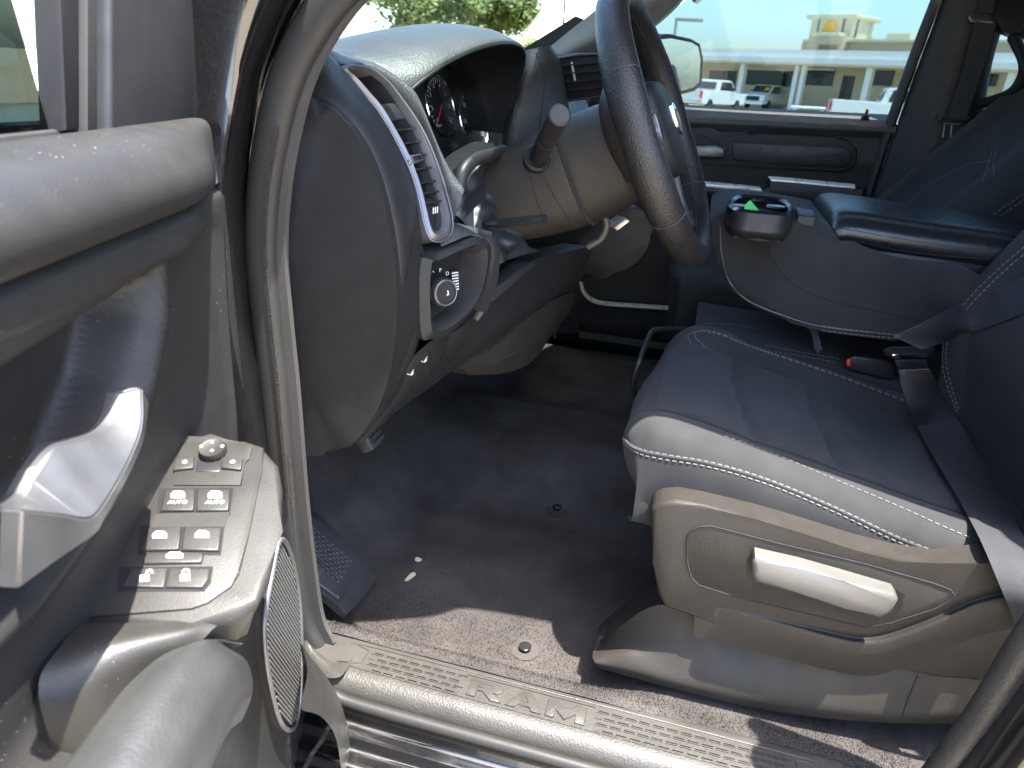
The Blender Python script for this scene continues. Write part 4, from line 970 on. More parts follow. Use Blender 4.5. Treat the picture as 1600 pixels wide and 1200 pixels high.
# ================================================================== DRIVER'S DOOR (open)
door = thing('driver_door', 'open black driver door with switches, silver release handle and speaker', 'truck door', dp(0, 0, GZ+.3))
def dbox(u0, u1, o0, o1, z0, z1, bev=.01, bm=None):
    return rbox(dp((u0+u1)/2, (o0+o1)/2, (z0+z1)/2), DD*((u1-u0)/2), DN*((o1-o0)/2), V((0, 0, (z1-z0)/2)), bev, 2, bm)
obj('door_shell', dbox(-.035, 1.12, -.16, -.062, -.32, .71, .02), 'body_paint', door)
cup = [(.140, .637), (.25, .630), (.36, .626), (.50, .62), (.50, .50), (.36, .488), (.262, .503), (.190, .553), (.152, .60)]
def sdf(u, z, P):
    d = 9; ins = False; n = len(P)
    for i in range(n):
        a, b = P[i], P[(i+1) % n]; ex, ez = b[0]-a[0], b[1]-a[1]
        t = max(0, min(1, ((u-a[0])*ex+(z-a[1])*ez)/(ex*ex+ez*ez))); d = min(d, sqrt((u-a[0]-ex*t)**2+(z-a[1]-ez*t)**2))
        if (a[1] > z) != (b[1] > z) and u < ex*(z-a[1])/ez+a[0]: ins = not ins
    return -d if ins else d

def po(u, z):
    o = 0.0
    o += .030*ss(.640, .662, z)*ss(-.02, .12, u)                                   # shoulder under the top roll
    o -= .008*ss(.690, .683, z)*ss(.676, .683, z)
    o += .052*ss(.40, .33, z)*ss(-.035, .06, u)                   # lower panel stands proud
    s = sdf(u, z, cup)
    o += .010*ss(.035, .012, s)*ss(.0, .012, s) if s > 0 else 0   # raised lip round the cup
    o -= .048*ss(.002, -.022, s)
    o += .006*ss(.02, -.005, u)*ss(.35, .45, z)
    o -= .02*ss(-.02, -.045, u)
    return o
bm = bmesh.new(); nu_, nz_ = 150, 190
us = [-.045+.62*(i/nu_) for i in range(nu_+1)]; zs = [-.30+.988*j/nz_ for j in range(nz_+1)]
vs = [[bm.verts.new(dp(u, po(u, z), z)) for z in zs] for u in us]
for i in range(nu_):
    for j in range(nz_): bm.faces.new((vs[i][j], vs[i+1][j], vs[i+1][j+1], vs[i][j+1]))
panel = obj('inner_panel', bm, 'door_plastic', door, 60)
# top roll
rows = []
for u in (-.012, -.004, .015, .05, .09, .14, .25, .5, 1.0):
    k = ss(-.04, .13, u); zb_ = .0 if u > -.02 else -.012
    rows.append([dp(u, o, zz+zb_) for o, zz in ((-.055, .725), (-.04, .742*1), (-.01, .748), (.022*k, .742), (.043*k, .722), (.046*k, .703), (.036*k, .690), (.01*k, .684))])
obj('top_roll', loft(rows, 5, 5), 'door_plastic', door)
# window, sail panel and channel
obj('window_glass', slab([dp(.16, -.045, .70), dp(1.05, -.045, .72), dp(1.0, -.10, 1.15), dp(.38, -.10, 1.15), dp(.17, -.065, .95)], DN*-.004), 'glass_door', door)
obj('sail_panel', slab([PD(*p, -.018) for p in ((172, -90), (306, -90), (308, 0), (311, 205), (300, 216), (225, 216), (172, 208))], DN*-.03, .006, 3), 'smooth_plastic', door)
obj('sail_edge', slab([PD(*p, -.028) for p in ((138, -90), (170, -90), (170, 208), (138, 206))], DN*-.03, .004, 2), 'rubber', door)
obj('window_channel', slab([PD(*p, -.035) for p in ((92, -90), (136, -90), (136, 205), (125, 208), (105, 205))], DN*-.02, .004, 2), 'dark_plastic', door)
obj('belt_seal', tube([dp(.15, -.045, .742), dp(.5, -.045, .745), dp(1.05, -.045, .75)], .005, 8), 'rubber', door)
obj('window_header', sweep(cr([dp(-.01, -.05, .80), dp(.06, -.06, .92), dp(.20, -.09, 1.08), dp(.36, -.11, 1.17), dp(.7, -.115, 1.2), dp(1.05, -.11, 1.18)], 5), [(-.03, -.015), (.03, -.015), (.03, .02), (-.03, .02)], DN), 'rubber', door)
# ---- switch pod
nT = (DD*.287+V((0, 0, 1))).normalized(); pT = dp(.2, 0, .50-.287*.2)
def PT(x, y, l=0): return onp(x, y, nT, pT)+nT*l
pod_px = [(283, 676), (330, 678), (385, 686), (420, 700), (441, 724), (448, 760), (442, 830), (428, 900), (408, 940), (370, 962), (300, 972), (128, 978), (160, 890), (200, 800), (243, 722)]
obj('armrest_pod', slab([PT(*p) for p in pod_px], V((0, 0, -.055))-DN*.03, .010, 5), 'worn_plastic', door, 60)
bez = [(290, 682), (340, 686), (390, 694), (413, 702), (410, 735), (390, 835), (374, 898), (362, 918), (325, 944), (300, 953), (140, 966), (170, 895), (206, 802), (250, 720)]
obz = obj('switch_bezel', slab([PT(*p, .0022) for p in bez], nT*-.004, .0015, 2), 'worn_plastic', door)
# dark joints under the switches
for q in ([(250, 766), (366, 765), (360, 808), (246, 810)], [(220, 824), (352, 822), (346, 870), (216, 870)], [(188, 889), (334, 888), (330, 914), (320, 927), (184, 927)]):
    obj('switch_gap', slab([PT(*p, .0026) for p in q], nT*-.001, 0), 'dark_plastic', obz)
def btn(name, px, h=.004, bev=.0015, mt='worn_plastic', par=None, dip=.004):
    return obj(name, slab([PT(*p, .0022+h) for p in px], nT*-(h+dip), bev, 3), mt, par or obz)
# recess plate of the mirror control
obj('mirror_plate', slab([PT(*p, .0036) for p in ((284, 702), (300, 694), (385, 694), (396, 702), (390, 722), (382, 728), (378, 762), (272, 762), (274, 730))], nT*-.003, .001, 2), 'worn_plastic', obz)
jc = PT(335, 712, .004)
kn = obj('mirror_joystick', lathe(jc, nT, [(.012, -.002), (.0125, .004), (.0115, .007), (.009, .0062), (.002, .0058)], 28), 'worn_plastic', obz)
bm = bmesh.new()
for dx, dy in ((-16, -1), (16, -1), (0, -7), (0, 6)): lathe(PT(335+dx, 711+dy, .0105), nT, [(.0016, 0), (.0016, .0006)], 8, bm)
obj('joystick_marks', bm, 'print_white', kn)
for q in ([(276, 724), (306, 721), (304, 738), (272, 742)], [(348, 720), (382, 725), (378, 741), (347, 738)]):
    b_ = btn('mirror_select', q, .004)
    cx = sum(p[0] for p in q)/4; cy = sum(p[1] for p in q)/4
    obj('select_mark', lathe(PT(cx+2, cy-1, .0068), nT, [(.0022, 0), (.0022, .0006)], 10), 'print_white', b_)
btn('mirror_fold', [(309, 724), (346, 724), (345, 742), (307, 742)], .002, mt='smooth_plastic')
for q, par_ in (([(272, 743), (304, 741), (304, 763), (271, 763)], 0), ([(306, 743), (345, 743), (344, 764), (305, 764)], 1), ([(347, 741), (378, 743), (373, 763), (346, 764)], 0)):
    btn('select_front', q, -.002 if par_ else -.001, .001, 'gloss_plastic' if par_ else 'worn_plastic', dip=.012)
def winicon(px, py, w, h, name_par, auto=False):
    bm = bmesh.new(); l = .0052 if 'window' in name_par.name else .0048
    pts = [(-.5, -.35), (.5, -.35), (.5, .25), (.28, .5), (-.25, .5), (-.5, .1)]
    slab([PT(px+a*w, py-b*h, l) for a, b in pts], nT*.0004, bm=bm)
    if auto: text('AUTO', .0058, basis(PT(px, py+h*.85, l), (PT(px+5, py)-PT(px-5, py)), (PT(px, py-5)-PT(px, py+5))), .0003, bm=bm)
    obj('window_icon', bm, 'print_white', name_par)
for q, ic, au_ in (([(260, 770), (307, 768), (304, 803), (252, 804)], (280, 782), 1), ([(310, 768), (362, 770), (358, 803), (308, 804)], (338, 782), 1),
                   ([(232, 830), (286, 827), (281, 864), (222, 866)], (252, 845), 0), ([(290, 827), (348, 830), (343, 866), (285, 865)], (318, 844), 0)):
    b_ = btn('window_switch', q, .0028, .0018)
    winicon(ic[0], ic[1]-2, 22, 13, b_, au_)
obj('switch_well', slab([PT(*p, .0025) for p in ((246, 806), (360, 803), (352, 826), (236, 828))], nT*.0003), 'worn_plastic', obz)
b_ = btn('lockout_switch', [(232, 868), (316, 867), (320, 872), (316, 884), (226, 886), (226, 878)], .0024, .0018); winicon(275, 874, 26, 11, b_)
for q, ic in (([(206, 893), (264, 892), (258, 923), (192, 922)], (229, 906)), ([(268, 892), (330, 893), (327, 910), (318, 923), (260, 923)], (292, 905))):
    b_ = btn('lock_switch', q, .0024, .0016)
    bm = bmesh.new(); l = .0048
    slab([PT(ic[0]+a, ic[1]+b, l) for a, b in ((-8, -1), (7, -2), (7, 8), (-8, 9))], nT*.0004, bm=bm)
    tube([PT(ic[0]+a, ic[1]+b, l) for a, b in ((-4 if ic[0] > 250 else 2, 0), (-3 if ic[0] > 250 else 4, -8), (4 if ic[0] > 250 else 10, -9), (5 if ic[0] > 250 else 11, -4))], .0009, 6, sm=3, bm=bm)
    obj('lock_icon', bm, 'print_white', b_)
# ---- pull cup and armrest behind the pod
rows = [[(126, 974, .0), (230, 972, .045), (330, 964, .085), (400, 948, .105)], [(92, 1012, .004), (180, 1010, .038), (270, 1000, .070), (330, 985, .09)], [(60, 1070, .008), (150, 1085, .034), (232, 1090, .056), (270, 1080, .07)], [(80, 1160, .014), (150, 1190, .034), (205, 1190, .05), (240, 1180, .06)], [(120, 1240, .02), (160, 1260, .034), (195, 1260, .045), (220, 1260, .055)]]
obj('pull_cup', loft([[PD(*p) for p in r] for r in rows], 5, 5, V((0, 0, -.03))-DN*.01), 'worn_plastic', door)
rows = []
def sect(u, o0, o1, zt_): return [dp(u, o, z_) for o, z_ in ((o0, zt_-.05), (o0+.002, zt_-.01), (o0+.014, zt_), ((o0+o1)/2, zt_+.004), (o1-.016, zt_-.002), (o1-.002, zt_-.018), (o1, zt_-.05), (o1-.012, zt_-.085))]
rows = [sect(.280, .088, .106, .372), sect(.305, .076, .112, .396), sect(.33, .066, .116, .415), sect(.37, .058, .119, .425), sect(.43, .055, .121, .430), sect(.52, .052, .122, .430), sect(.7, .050, .122, .425)]
obj('armrest_pad', loft(rows, 5, 5), 'armrest_skin', door)
# ---- release handle
hr = [[(190, 611, .022), (222, 605, .030), (233, 628, .024)], [(181, 648, .026), (222, 664, .042), (226, 682, .034)], [(163, 674, .028), (206, 712, .050), (208, 730, .042)], [(124, 687, .028), (182, 758, .056), (185, 774, .048)],
      [(88, 698, .028), (160, 793, .057), (163, 812, .050)], [(60, 733, .028), (140, 810, .057), (148, 836, .050)], [(38, 772, .026), (96, 803, .056), (92, 876, .050)], [(25, 791, .024), (34, 795, .052), (29, 922, .046)]]
bm = loft([[PD(*p) for p in r] for r in hr], 1, 8, DN*-.012)
bmesh.ops.recalc_face_normals(bm, faces=bm.faces)
bmesh.ops.bevel(bm, geom=[e for e in bm.edges if len(e.link_faces) == 2 and e.calc_face_angle(0) > .45], offset=.0016, segments=3, affect='EDGES')
obj('release_handle', bm, 'silver', door, 40)
# ---- speaker grille
sp_px = [(438, 843), (455, 868), (467, 930), (471, 1000), (470, 1080), (463, 1128), (451, 1141), (436, 1122), (421, 1060), (414, 1000), (415, 958), (425, 900)]
so_ = .062
spk = obj('speaker_grille', slab([PD(*p, so_) for p in sp_px], DN*-.03, .003, 2, smooth=3), 'dark_plastic', door)
obj('grille_rim', tube([PD(*p, so_+.001) for p in sp_px], .0028, 8, closed=True, sm=4), 'silver_dull', spk)
bm = bmesh.new(); PP = [((PD(*p, so_)-DH).dot(DD), PD(*p, so_).z) for p in sp_px]
for i in range(0, 40):
    for j in range(0, 80):
        u = -.03+i*.0052+(j % 2)*.0026; z_ = -.02+j*.0046
        if sdf(u, z_, PP) < -.004: 
            c = dp(u, so_+.0005, z_); rbox(c, (DD*.7+V((0, 0, .7)))*.0019, (DD*.7-V((0, 0, .7)))*.0011, DN*.0012, 0, 1, bm)
o = obj('grille_mesh', bm, 'grey_plastic', spk); o['kind'] = 'stuff'
# ---- map pocket at the bottom of the door
re_ = [(471, 1004), (482, 1022), (498, 1042), (517, 1068), (534, 1102), (546, 1148), (556, 1225)]; li_ = [(471, 1095), (478, 1098), (489, 1101), (503, 1109), (519, 1130), (529, 1162), (537, 1225)]
rows = []
for a, b in zip(re_, li_):
    A, B = PD(*a, .105), PD(*b, .122); rows.append([A, A.lerp(B, .5)+DN*.006, B, B+V((0, 0, -.012))])
obj('pocket_flange', loft(rows, 4, 5), 'worn_plastic', door)
obj('pocket_wall', loft([[PD(a[0]-2, a[1], .10), PD((a[0]+b[0])/2, (a[1]+b[1])/2, .055), PD(440, b[1]+20, .05)] for a, b in zip(re_, li_)], 4, 4), 'dark_plastic', door)
obj('pocket_stop', slab([PD(*p, .085) for p in ((504, 1185), (510, 1178), (517, 1180), (521, 1195), (522, 1230), (504, 1230))], DN*-.02, .004, 2), 'worn_plastic', door)
def tagst(*a):
    o = obj(*a); o['kind'] = 'stuff'; return o
# ================================================================== DRIVER SEAT
seat = thing('driver_seat', 'dark grey cloth driver seat with white stitching and side shield', 'seat', (-.40, 0, 0))
def slope(y): return .374-.005*(y > .3)-.20*max(0, .17-y)+.06*max(0, y-.17)*0
XS = [(-.655, -.19), (-.664, -.13), (-.668, -.07), (-.665, -.025), (-.655, -.004), (-.640, .006), (-.615, .010), (-.585, .004), (-.555, -.006), (-.50, -.014), (-.40, -.018), (-.30, -.012), (-.245, .0), (-.215, .010), (-.185, .014), (-.160, .006), (-.145, -.015), (-.138, -.06), (-.140, -.14)]
ROW = [(.165, -.165, .020, .09), (.205, -.135, .008, .07), (.234, -.085, .004, .045), (.243, -.045, .003, .032), (.232, -.014, .004, .030), (.205, .002, .003, .022), (.15, .002, 0, .008), (.06, 0, 0, 0), (-.05, 0, 0, 0), (-.16, 0, 0, 0), (-.27, .0, 0, 0), (-.38, -.01, 0, 0)]
rows = []
for y, dz, ins, cor in ROW:
    r = []
    for x, oz in XS:
        e = (x+.40)/.265; ed = max(0, abs(e)-.62)/.38
        yy = y-cor*ed*ed-(.045 if x > -.40 else 0)*max(0, min(1, (x+.40)/.26))*(1 if y > .1 else .3)
        zz = slope(y)+oz+dz
        if dz < -.06: zz = slope(y)+dz+min(0, oz)*.35
        zz = max(zz, slope(y)-.2)
        if x < -.5 and yy > .09: zz = max(zz, .245-.10*max(0, .2-yy))
        r.append(V((x-ins*e, yy, zz)))
    rows.append(r)
def cush(p, u, v):
    # seams pressed into the cloth
    x, y = p.x, p.y; g = 0
    if p.z > slope(y)-.03:
        for s_ in (-.553, -.247): g += .0045*exp(-((x-s_)/.004)**2)
        if -.55 < x < -.25:
            k = ss(-.553, -.53, x)*ss(-.247, -.27, x)
            for s_ in (.075, -.055): g += .010*k*exp(-((y-s_-.012*sin((x+.4)*14))/.007)**2)
            g -= .009*k*exp(-((y-.01)/.05)**2)+.007*k*exp(-((y-.14)/.04)**2)
    w_ = .0015*noise.noise(V((x*14, y*14, p.z*14)))
    return p+V((0, 0, -g+w_))
cu = obj('cushion', loft(rows, 6, 9, fn=cush), 'fabric', seat, 80)
CT = bvh(cu)
# the insert in darker cloth, laid as a thin layer
bm = bmesh.new(); gx, gy = 40, 60; grid = []
for j in range(gy+1):
    row = []
    for i in range(gx+1):
        x = -.549+.298*i/gx; y = .205-.5*j/gy
        h = CT.ray_cast(V((x, y, 1)), V((0, 0, -1))); row.append(bm.verts.new(h[0]+V((0, 0, .0012))))
    grid.append(row)
for j in range(gy):
    for i in range(gx): bm.faces.new((grid[j][i], grid[j][i+1], grid[j+1][i+1], grid[j+1][i]))
obj('seat_insert', bm, 'fabric_insert', cu)
near_pipe = [(966, 664), (976, 688), (1000, 704), (1040, 713), (1110, 725), (1200, 752), (1300, 793), (1400, 840), (1470, 866), (1530, 878)]
bm = stitches(CT, [(x, y-3) for x, y in near_pipe], bm=None)
stitches(CT, [(x, y+5) for x, y in near_pipe], bm=bm)
stitches(CT, [(1132, 682), (1200, 706), (1300, 748), (1400, 790), (1480, 826), (1545, 852)], bm=bm)
def plan(tree, pts, bm, sm=10):
    "thread along a line drawn from above"
    q = [p for p in cr([V((a, b, 0)) for a, b in pts], sm)]; prev = None
    L_ = []
    for p in q:
        h = tree.ray_cast(V((p.x, p.y, 1)), V((0, 0, -1)))
        if h[0] is not None: L_.append((h[0], h[1] if h[1].z > 0 else -h[1]))
    acc = 0
    for (a, na), (b, nb) in zip(L_, L_[1:]):
        n_ = max(1, int((b-a).length/.009+.5))
        for k in range(n_):
            c0 = a.lerp(b, k/n_); c1 = a.lerp(b, (k+.62)/n_); t = c1-c0
            rbox((c0+c1)/2+na*.0008, t*.5, t.normalized().cross(na)*.0007, na*.0005, 0, 1, bm)
for dx in (0, .010):
    plan(CT, [(-.262+dx, .135-dx), (-.245+dx, .165-dx), (-.222+dx*.6, .170-dx), (-.205+dx*.4, .13), (-.197+dx*.4, .0), (-.20+dx*.4, -.12), (-.21+dx*.4, -.25)], bm)
tagst('stitching', bm, 'thread', cu)
obj('piping', line_on(CT, near_pipe, .0022, lift=-.0006, n=8), 'fabric_side', cu)
# side shield
shp = [(1015, 801), (1022, 791), (1034, 786), (1057, 783), (1096, 790), (1180, 811), (1250, 832), (1337, 860), (1407, 878), (1470, 888), (1540, 880), (1600, 880), (1700, 900), (1700, 1060), (1600, 1062), (1530, 1066), (1460, 1060), (1355, 1034), (1250, 1011), (1124, 976), (1040, 951), (1028, 932), (1020, 880)]
sh = obj('side_shield', slab(GX(shp, -.705), (.04, 0, 0), .007, 4), 'seat_plastic', seat, 60)
gr_px = [(1073, 840), (1080, 828), (1092, 823), (1112, 822), (1215, 849), (1355, 882), (1460, 912), (1484, 921), (1491, 930), (1484, 938), (1462, 951), (1392, 973), (1350, 980), (1285, 964), (1145, 931), (1092, 914), (1080, 902), (1074, 880)]
pln = obj('shield_panel', slab(GX(gr_px, -.7062), (.004, 0, 0), .0008, 2), 'seat_plastic', sh)
obj('panel_groove', tube(GX(gr_px, -.7058), .0013, 6, closed=True), 'seam', sh)
rd = [(1085, 935), (1140, 948), (1220, 968), (1300, 988), (1345, 996), (1390, 990), (1470, 960), (1530, 935), (1600, 920)]
rg = loft([[PX(x, y+k, -.7045-b*ss(1085, 1340, x)) for k, b in ((-4, .0), (2, .0015), (8, .009), (20, .010), (34, .008), (60, .0))] for x, y in rd], 4, 5)
obj('shield_ridge', rg, 'seat_plastic', sh)
obj('handle_recess', slab(GX([(1166, 880), (1172, 868), (1184, 864), (1250, 880), (1400, 922), (1411, 934), (1409, 950), (1392, 968), (1370, 975), (1345, 966), (1200, 925), (1170, 908)], -.7068), (.002, 0, 0), smooth=2), 'dark_plastic', pln)
hd = [(1174, 880), (1180, 872), (1250, 888), (1320, 908), (1398, 931), (1405, 941), (1394, 961), (1376, 969), (1320, 951), (1180, 912), (1175, 900)]
hn = obj('recline_handle', slab(GX(hd, -.730), (.024, 0, 0), .008, 4), 'grey_plastic', sh, 60)
# lower base trim
bt = [[(934, 1006, -.655), (962, 984, -.665), (1030, 945, -.68), (1130, 968, -.68), (1260, 1005, -.69), (1400, 1040, -.695), (1600, 1058, -.70)],
      [(928, 1014, -.675), (970, 1003, -.68), (1050, 985, -.685), (1140, 1005, -.685), (1265, 1040, -.695), (1400, 1065, -.70), (1600, 1075, -.70)],
      [(926, 1026, -.695), (985, 1022, -.700), (1060, 1040, -.705), (1150, 1062, -.708), (1270, 1085, -.708), (1400, 1098, -.706), (1600, 1095, -.70)],
      [(930, 1036, -.705), (990, 1048, -.712), (1062, 1068, -.714), (1155, 1090, -.714), (1270, 1108, -.712), (1400, 1120, -.708), (1600, 1115, -.70)],
      [(932, 1043, -.700), (995, 1061, -.706), (1065, 1080, -.708), (1158, 1102, -.708), (1270, 1120, -.706), (1400, 1130, -.70), (1600, 1130, -.69)]]
bs_ = obj('base_trim', loft([[PX(*p) for p in r] for r in bt], 5, 5, (.05, 0, 0)), 'seat_plastic', seat)
BT = bvh(bs_)
obj('trim_joint', line_on(BT, [(1434, 1056), (1420, 1090), (1408, 1124)], .0012), 'seam', bs_)
obj('rail', tube([V((-.60, .16, .035)), V((-.60, -.4, .035))], .018, 8), 'steel', seat)
obj('rail', tube([V((-.20, .20, .09)), V((-.20, -.4, .09))], .018, 8), 'steel', seat)
obj('base_frame', box((-.62, -.35, .06), (-.18, .16, .19), bev=.02), 'dark_plastic', seat)
# slide bar under the front edge
obj('slide_bar', tube(G([(1020, 660, -.28), (996, 625, -.30), (989, 598, -.33), (1000, 560, -.33), (1012, 530, -.24), (1020, 517, -.20), (1040, 514, -.17), (1070, 514, -.14)]), .005, 10, sm=6), 'smooth_plastic', seat)
# backrest: two bolsters and a middle; rows go up
def back(zv):
    y = -.312-(.55*(zv-.48) if zv > .48 else -.10*(zv-.48))-.06*max(0, .40-zv)
    w_ = .262 if zv < .8 else .25
    bl = .055
    P = []
    for f, fo_ in ((-1.0, -.10), (-1.02, -.04), (-.98, .02), (-.88, bl), (-.74, bl*.95), (-.60, .022), (-.3, .0), (0, -.004), (.3, .0), (.60, .022), (.74, bl*.95), (.88, bl), (.98, .02), (1.02, -.04), (1.0, -.10)):
        P.append(V((-.40+f*w_, y+fo_, zv+fo_*.25)))
    return P
def bfn(p, u, v):
    g = 0
    for s_ in (-.575, -.225): g += .005*exp(-((p.x-s_)/.005)**2)
    return p+V((0, -g+.0015*noise.noise(p*13), 0))
bk_ = obj('backrest', loft([back(z_) for z_ in (.20, .28, .36, .46, .58, .72, .86, .97)], 6, 8, fn=bfn), 'fabric', seat, 80)
KT = bvh(bk_)
bm = bmesh.new()
for off in (0, 6):
    stitches(KT, [(1618+off, 372+off), (1570+off, 412+off), (1525+off, 455+off), (1490+off, 498+off*.6), (1476+off, 530), (1473+off, 565), (1480+off, 600), (1496+off*.6, 645)], bm=bm)
tagst('stitching', bm, 'thread', bk_)
obj('back_panel', loft([[p+V((0, -.16, 0)) for p in back(z_)] for z_ in (.22, .5, .97)], 3, 3), 'dark_plastic', seat)
# ================================================================== CENTRE SEAT + CONSOLE
cons = thing('centre_console', 'folded down centre seat back forming a console with cup holder', 'console', (0, -.1, .3))
side = [(1108, 346), (1125, 333), (1160, 334), (1240, 344), (1300, 356), (1318, 392), (1335, 402), (1440, 416), (1510, 420), (1545, 440), (1500, 500), (1455, 535), (1400, 533), (1290, 519), (1235, 505), (1180, 485), (1140, 455), (1118, 410)]
A_ = GX(side, -.192)
cb = bmesh.new(); slab(A_, (.34, 0, 0), .022, 5, bm=cb)
cbody = obj('console_body', cb, 'fabric', cons, 60)
BT2 = bvh(cbody)
obj('seam_line', line_on(BT2, [(1197, 365), (1205, 400), (1225, 430), (1258, 455), (1320, 475), (1400, 492), (1440, 500)], .0011, lift=.0001), 'seam', cbody)
obj('edge_piping', line_on(BT2, [(1124, 348), (1128, 400), (1140, 440), (1170, 470), (1235, 497), (1290, 511), (1400, 524), (1450, 526)], .0016, lift=.0003), 'vinyl', cbody)
bm = stitches(BT2, [(1285, 516), (1340, 523), (1400, 528), (1440, 530)]); stitches(BT2, [(1285, 509), (1340, 516), (1400, 522), (1440, 524)], bm=bm)
tagst('stitching', bm, 'thread', cbody)
obj('pull_strap', sweep(cr(G([(1262, 500, -.155), (1270, 515, -.158), (1275, 528, -.165), (1278, 543, -.17), (1282, 548, -.17)]), 4), [(-.006, -.001), (.006, -.001), (.006, .001), (-.006, .001)], (1, 0, 0)), 'webbing', cons)
obj('strap_tab', slab(GX([(1246, 494), (1300, 502), (1302, 507), (1248, 500)], -.152), (.003, 0, 0), .001, 2), 'vinyl', cons)
# lid
lid = []
for y_, zt_, k in ((-.038, .592, .93), (-.042, .608, .97), (-.052, .618, .99), (-.08, .622, 1), (-.18, .617, 1), (-.30, .612, 1), (-.42, .600, 1), (-.46, .580, .9)):
    hw = .150*k; q = .45 if y_ > -.04 else (.75 if y_ > -.05 else 1)
    lid.append([V((-hw+.004, y_, zt_-.060*q)), V((-hw-.010*q, y_, zt_-.045*q)), V((-hw-.008*q, y_, zt_-.026*q)), V((-hw+.008, y_, zt_-.014)), V((-hw+.024, y_, zt_-.003)), V((-.05, y_, zt_)), V((.05, y_, zt_)), V((hw-.02, y_, zt_-.004)), V((hw, y_, zt_-.02)), V((hw, y_, zt_-.06))])
ld = obj('armrest_lid', loft(lid, 5, 5), 'vinyl', cons)
LDT = bvh(ld)
bm = stitches(LDT, [(1300, 358), (1322, 358), (1400, 372), (1480, 384), (1550, 392)], .004, .0025); obj('lid_stitching', bm, 'seam', ld)
obj('lid_seam', line_on(LDT, [(1312, 378), (1330, 376), (1400, 390), (1480, 400), (1540, 405)], .0011), 'seam', ld)
obj('lid_base', box((-.145, -.45, .53), (.145, -.06, .56), bev=.008), 'smooth_plastic', cons)
# cup holder tray
zc_ = .622
rim_px = [(1137, 320), (1141, 311), (1155, 306), (1190, 308), (1222, 312), (1236, 320), (1241, 331), (1230, 337), (1195, 335), (1152, 330)]
RO = [PZ(x, y, zc_) for x, y in rim_px]; ctr = sum(RO, V())/len(RO)
RI = [ctr+(p-ctr)*.82 for p in RO]
tray = obj('cup_holder', ring_strip(RO, RI, (0, 0, -.012), 4, (0, 0, .004)), 'gloss_plastic', cons)
sk_rows = [[ctr+(p-ctr)*k_+V((0, 0, z_)) for p in RO+RO[:1]] for k_, z_ in ((1, 0), (1.012, -.006), (1.02, -.018), (1.03, -.030), (.9, -.045))]
skirt = loft(sk_rows, 4, 4)
obj('tray_skirt', skirt, 'smooth_plastic', tray)
obj('tray_floor', slab([ctr+(p-ctr)*.95+V((0, 0, -.040)) for p in RO], (0, 0, -.004)), 'dark_plastic', tray)
obj('tray_wall', ring_strip(RI, [p+V((0, 0, -.04)) for p in RI], (0, 0, -.001), 4), 'dark_plastic', tray)
for px_, py_ in ((1157, 322), (1213, 323), (1185, 312)):
    c = PZ(px_, py_, zc_-.004); obj('cup_spring', lathe(c, (0, 0, 1), [(.001, .003), (.016, .002), (.018, -.001), (.014, -.006)], 20), 'gloss_plastic', tray)
obj('rear_slot', slab([PZ(x, y, .612) for x, y in ((1243, 323), (1272, 328), (1274, 338), (1248, 336))], (0, 0, -.020), .004, 3), 'smooth_plastic', cons)
g0 = PZ(1176, 326, .624)+V((0, 0, .004))
tag(obj('paper_ticket', slab([g0+V((-.006, .014, -.030)), g0+V((-.008, -.020, -.030)), g0+V((.002, -.014, -.010)), g0+V((.006, .006, .008)), g0+V((.002, .013, .000))], (.0006, 0, .0006)), 'ticket_green'), 'green paper ticket stuck in the cup holder', 'paper')
# centre seat cushion below the console and the buckle
cc_ = loft([[V((x, y, z_)) for x, z_ in ((-.150, .20), (-.148, .325-.1*max(0, .05-y)), (-.125, .350-.1*max(0, .05-y)), (0, .355-.1*max(0, .05-y)), (.125, .350-.1*max(0, .05-y)), (.148, .325-.1*max(0, .05-y)), (.15, .2))] for y in (.155, .16, .13, .0, -.2, -.4)], 5, 5)
ccs = tag(obj('centre_cushion', cc_, 'fabric', None, 80), 'narrow middle seat cushion under the folded console', 'seat cushion')
CCT = bvh(ccs)
bm = stitches(CCT, [(1195, 540), (1260, 552), (1315, 562)]); stitches(CCT, [(1195, 548), (1260, 558), (1310, 568)], bm=bm); stitches(CCT, [(1100, 506), (1140, 507), (1190, 515)], bm=bm)
tagst('stitching', bm, 'thread', ccs)
# ================================================================== SEAT BELT (driver)
def ribbon(c, wd, ref, th=.0011, sm=8):
    path = cr(c, sm); return sweep(path, [(-wd/2, -th), (-wd/4, -th*.6), (wd/4, -th*.6), (wd/2, -th), (wd/2, th), (wd/4, th*1.2), (-wd/4, th*1.2), (-wd/2, th)], ref)
belt = thing('seat_belt', 'black seat belt buckled across the driver seat', 'seat belt', PX(1425, 570, -.17))
def quadstrip(l, r, th, bm=None, n=6):
    A, B = cr(l, n), cr(r, n); rows = [[a, a.lerp(b, .5), b] for a, b in zip(A, B)]
    return loft([r_ for r_ in rows], 3, 1, th, bm)
STR = [bvh(q) for q in (cu, bk_, sh, bs_)]
def fh(x, y, lift):
    d = ray(x, y).normalized(); hs = [h[3] for h in (t_.ray_cast(CAM, d) for t_ in STR) if h[0] is not None]
    return CAM+d*((min(hs) if hs else 1.2)-lift)
def strip(px, name):
    L1, R1 = [], []
    for a, b, c, d_, lf_ in px: L1.append(fh(a, b, lf_)); R1.append(fh(c, d_, lf_))
    obj(name, quadstrip(L1, R1, (-.0008, -.0008, -.0010)), 'webbing', belt)
strip([(1404, 578, 1452, 576, .012), (1412, 615, 1470, 612, .035), (1432, 665, 1496, 655, .045), (1462, 720, 1530, 708, .045), (1495, 775, 1568, 772, .04), (1530, 840, 1602, 845, .05), (1562, 915, 1640, 925, .04), (1590, 985, 1668, 1000, .03)], 'lap_webbing')
